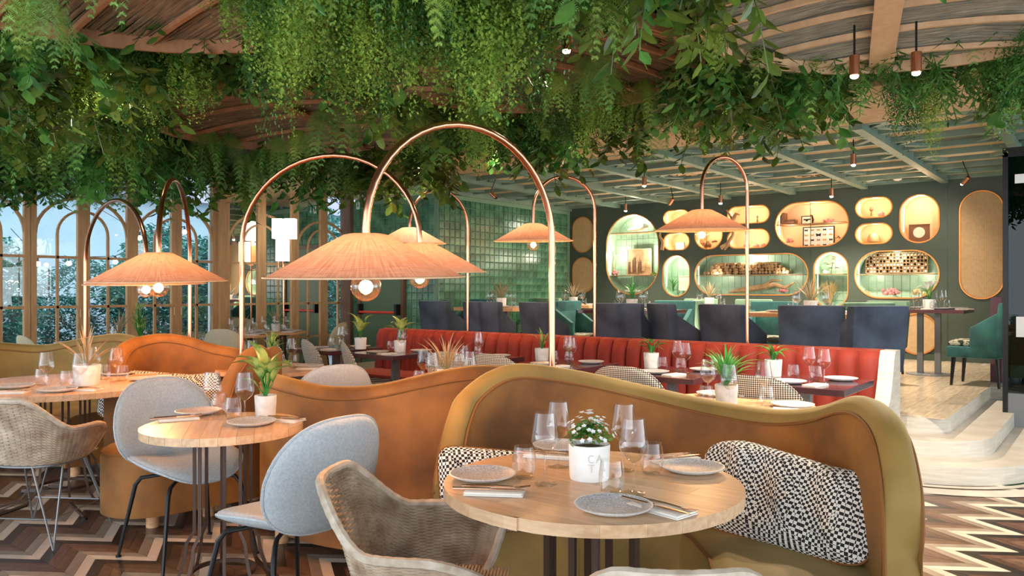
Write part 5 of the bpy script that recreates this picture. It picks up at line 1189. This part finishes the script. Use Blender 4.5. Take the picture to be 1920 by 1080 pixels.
cc = [(2.05, 3.72, 1.10), (-1.75, 3.22, 1.24), (.15, 5.0, 1.05), (-1.9, 6.7, 1.25), (-4.6, 5.2, 1.2)]
tries = 0; placed = []
while len(placed) < 420 and tries < 9000:
    tries += 1; f = 2.3+6.2*R.random()**.9; px = R.uniform(-160, 2050); r = (px-960)/FP*f; v = rf(r, f)
    if v.x < -9.95 or v.y < -1 or (v.y > 5.85 and v.x > -10.0) or v.y > 8.2 or v.x > 3.8: continue
    if px > 1500 and f > 4.9 and R.random() < .8: continue
    if any((r-a)**2+(f-b)**2 < (q-.02)**2 for a, b, q in cc): continue
    if any((r-a)**2+(f-b)**2 < .022 for a, b in placed): continue
    if 480 < px < 1010 and f < 3.9 and R.random() < .6: continue
    if px < 440 and f < 4.5 and R.random() < .8: continue
    if 960 < px < 1320 and 3.3 < f < 4.3 and R.random() < .85: continue
    placed.append((r, f)); q = R.random(); s = R.uniform(.85, 1.35)
    if f > 6 and r < -.8:
        if q < .50: hang('s', r, f, R.uniform(2.62, 2.95), s*1.3, R.uniform(0, 6), R.choice(SPR))
        elif q < .8: me, L0 = R.choice(FN); hang('f', r, f, R.uniform(2.65, 2.85), s*1.15, R.uniform(0, 6), me)
        else: me, L0 = R.choice(VN); hang('v', r, f, 2.95, (s, s, R.uniform(.6, .95)), R.uniform(0, 6), me)
    elif 320 < px < 700 and 4.3 < f < 5.5: hang('s', r, f, R.uniform(2.95, 3.1), s, R.uniform(0, 6), R.choice(SPR)) if CNT['s'] < 296 else None
    elif q < (.30 if 440 < px < 1060 and f < 5 else .6) and CNT['s'] < 296: hang('s', r, f, R.uniform(2.72, 3.08), s*1.2, R.uniform(0, 6), R.choice(SPR))
    elif q < (.45 if 440 < px < 1060 and f < 5 else .78): me, L0 = R.choice(FN); hang('f', r, f, R.uniform(2.8, 3.05), s, R.uniform(0, 6), me)
    else: me, L0 = R.choice(VN); hang('v', r, f, ZT, (s, s, R.uniform(.5, .95)), R.uniform(0, 6), me)
# ================================================================ GARDEN OUTSIDE THE WINDOWS
def bush(seed, n=4500, lf=.085):
    RR = random.Random(seed); v = []; f = []
    for i in range(n):
        a = RR.uniform(0, 6.28); e = math.acos(RR.uniform(-1, 1)); q = RR.uniform(.55, 1)**.5; c = Vector((cos(a)*sin(e)*q*.75, sin(a)*sin(e)*q*.75, 1+cos(e)*q)); b = RR.uniform(0, 6.28); g = RR.uniform(-.8, .8); u = Vector((cos(b)*cos(g), sin(b)*cos(g), sin(g))); s = Vector((-sin(b), cos(b), RR.uniform(-.4, .4)))*.3; l = lf*RR.uniform(.6, 1.2); k = len(v)
        v += [c, c+u*l*.5+s*l, c+u*l, c+u*l*.5-s*l]; f.append((k, k+1, k+2, k+3))
    m = MB(); m.v = v; m.f = f; return m.mesh('foliage', m_out, False)
bm2 = [bush(1), bush(2), bush(3, 3000, .11)]
BL = ['nearest to the camera', 'second', 'third', 'fourth', 'fifth', 'sixth', 'seventh', 'eighth', 'ninth', 'farthest']
for i in range(24):
    X = -13.2-R.uniform(0, 3.2); Y = 2.6+i*.62+R.uniform(-.3, .3)
    t = thing('garden_shrub', 'teal green shrub in the garden outside the arched windows', 'shrub', (X, Y, -.05), R.uniform(0, 6), 'garden shrubs outside the windows', 1)
    s = R.uniform(.55, 1.35); o = ob('foliage', bm2[i % 3], t, (0, 0, 0), 0, (s*1.05, s*1.05, s*R.uniform(.85, 1.35))); MB().cyl((0, 0, 0), (0, 0, s), .04, .02).obj('stem', m_twig, t)
for i, (px, py) in enumerate(((71, 495), (129, 494), (216, 491), (346, 435), (262, 446))):
    p = pf(px, 12.5+i*.4, zy(py, 12.5+i*.4)); t = thing('festoon_bulb', 'small glowing bulb hanging in the garden outside', 'light bulb', p, 0, 'festoon bulbs in the garden'); MB().sphere((0, 0, 0), .04).obj('bulb', m_fil, t); MB().cyl((0, 0, .03), (0, 0, .10), .015).obj('socket', m_black, t)
tag(MB().tube([pf(px, 12.5+i*.4, zy(py, 12.5+i*.4)+.10) for i, px, py in ((-.5, 20, 440), (0, 71, 495), (1, 129, 494), (2, 216, 491), (3, 346, 435), (4, 262, 446), (5, 150, 380))], .006, 5).obj('festoon_cable', m_black, None), 'thin black cable carrying the bulbs in the garden', 'cable')
p = pf(22, 14); t = thing('garden_lamp', 'small cream table lamp in the garden at the far left', 'lamp', (p.x, p.y, 0)); MB().lathe([(.11, 1.32), (.11, 1.52)], 20).obj('shade', m_lant, t); MB().cyl((0, 0, 0), (0, 0, 1.32), .02).obj('stand', m_black, t)
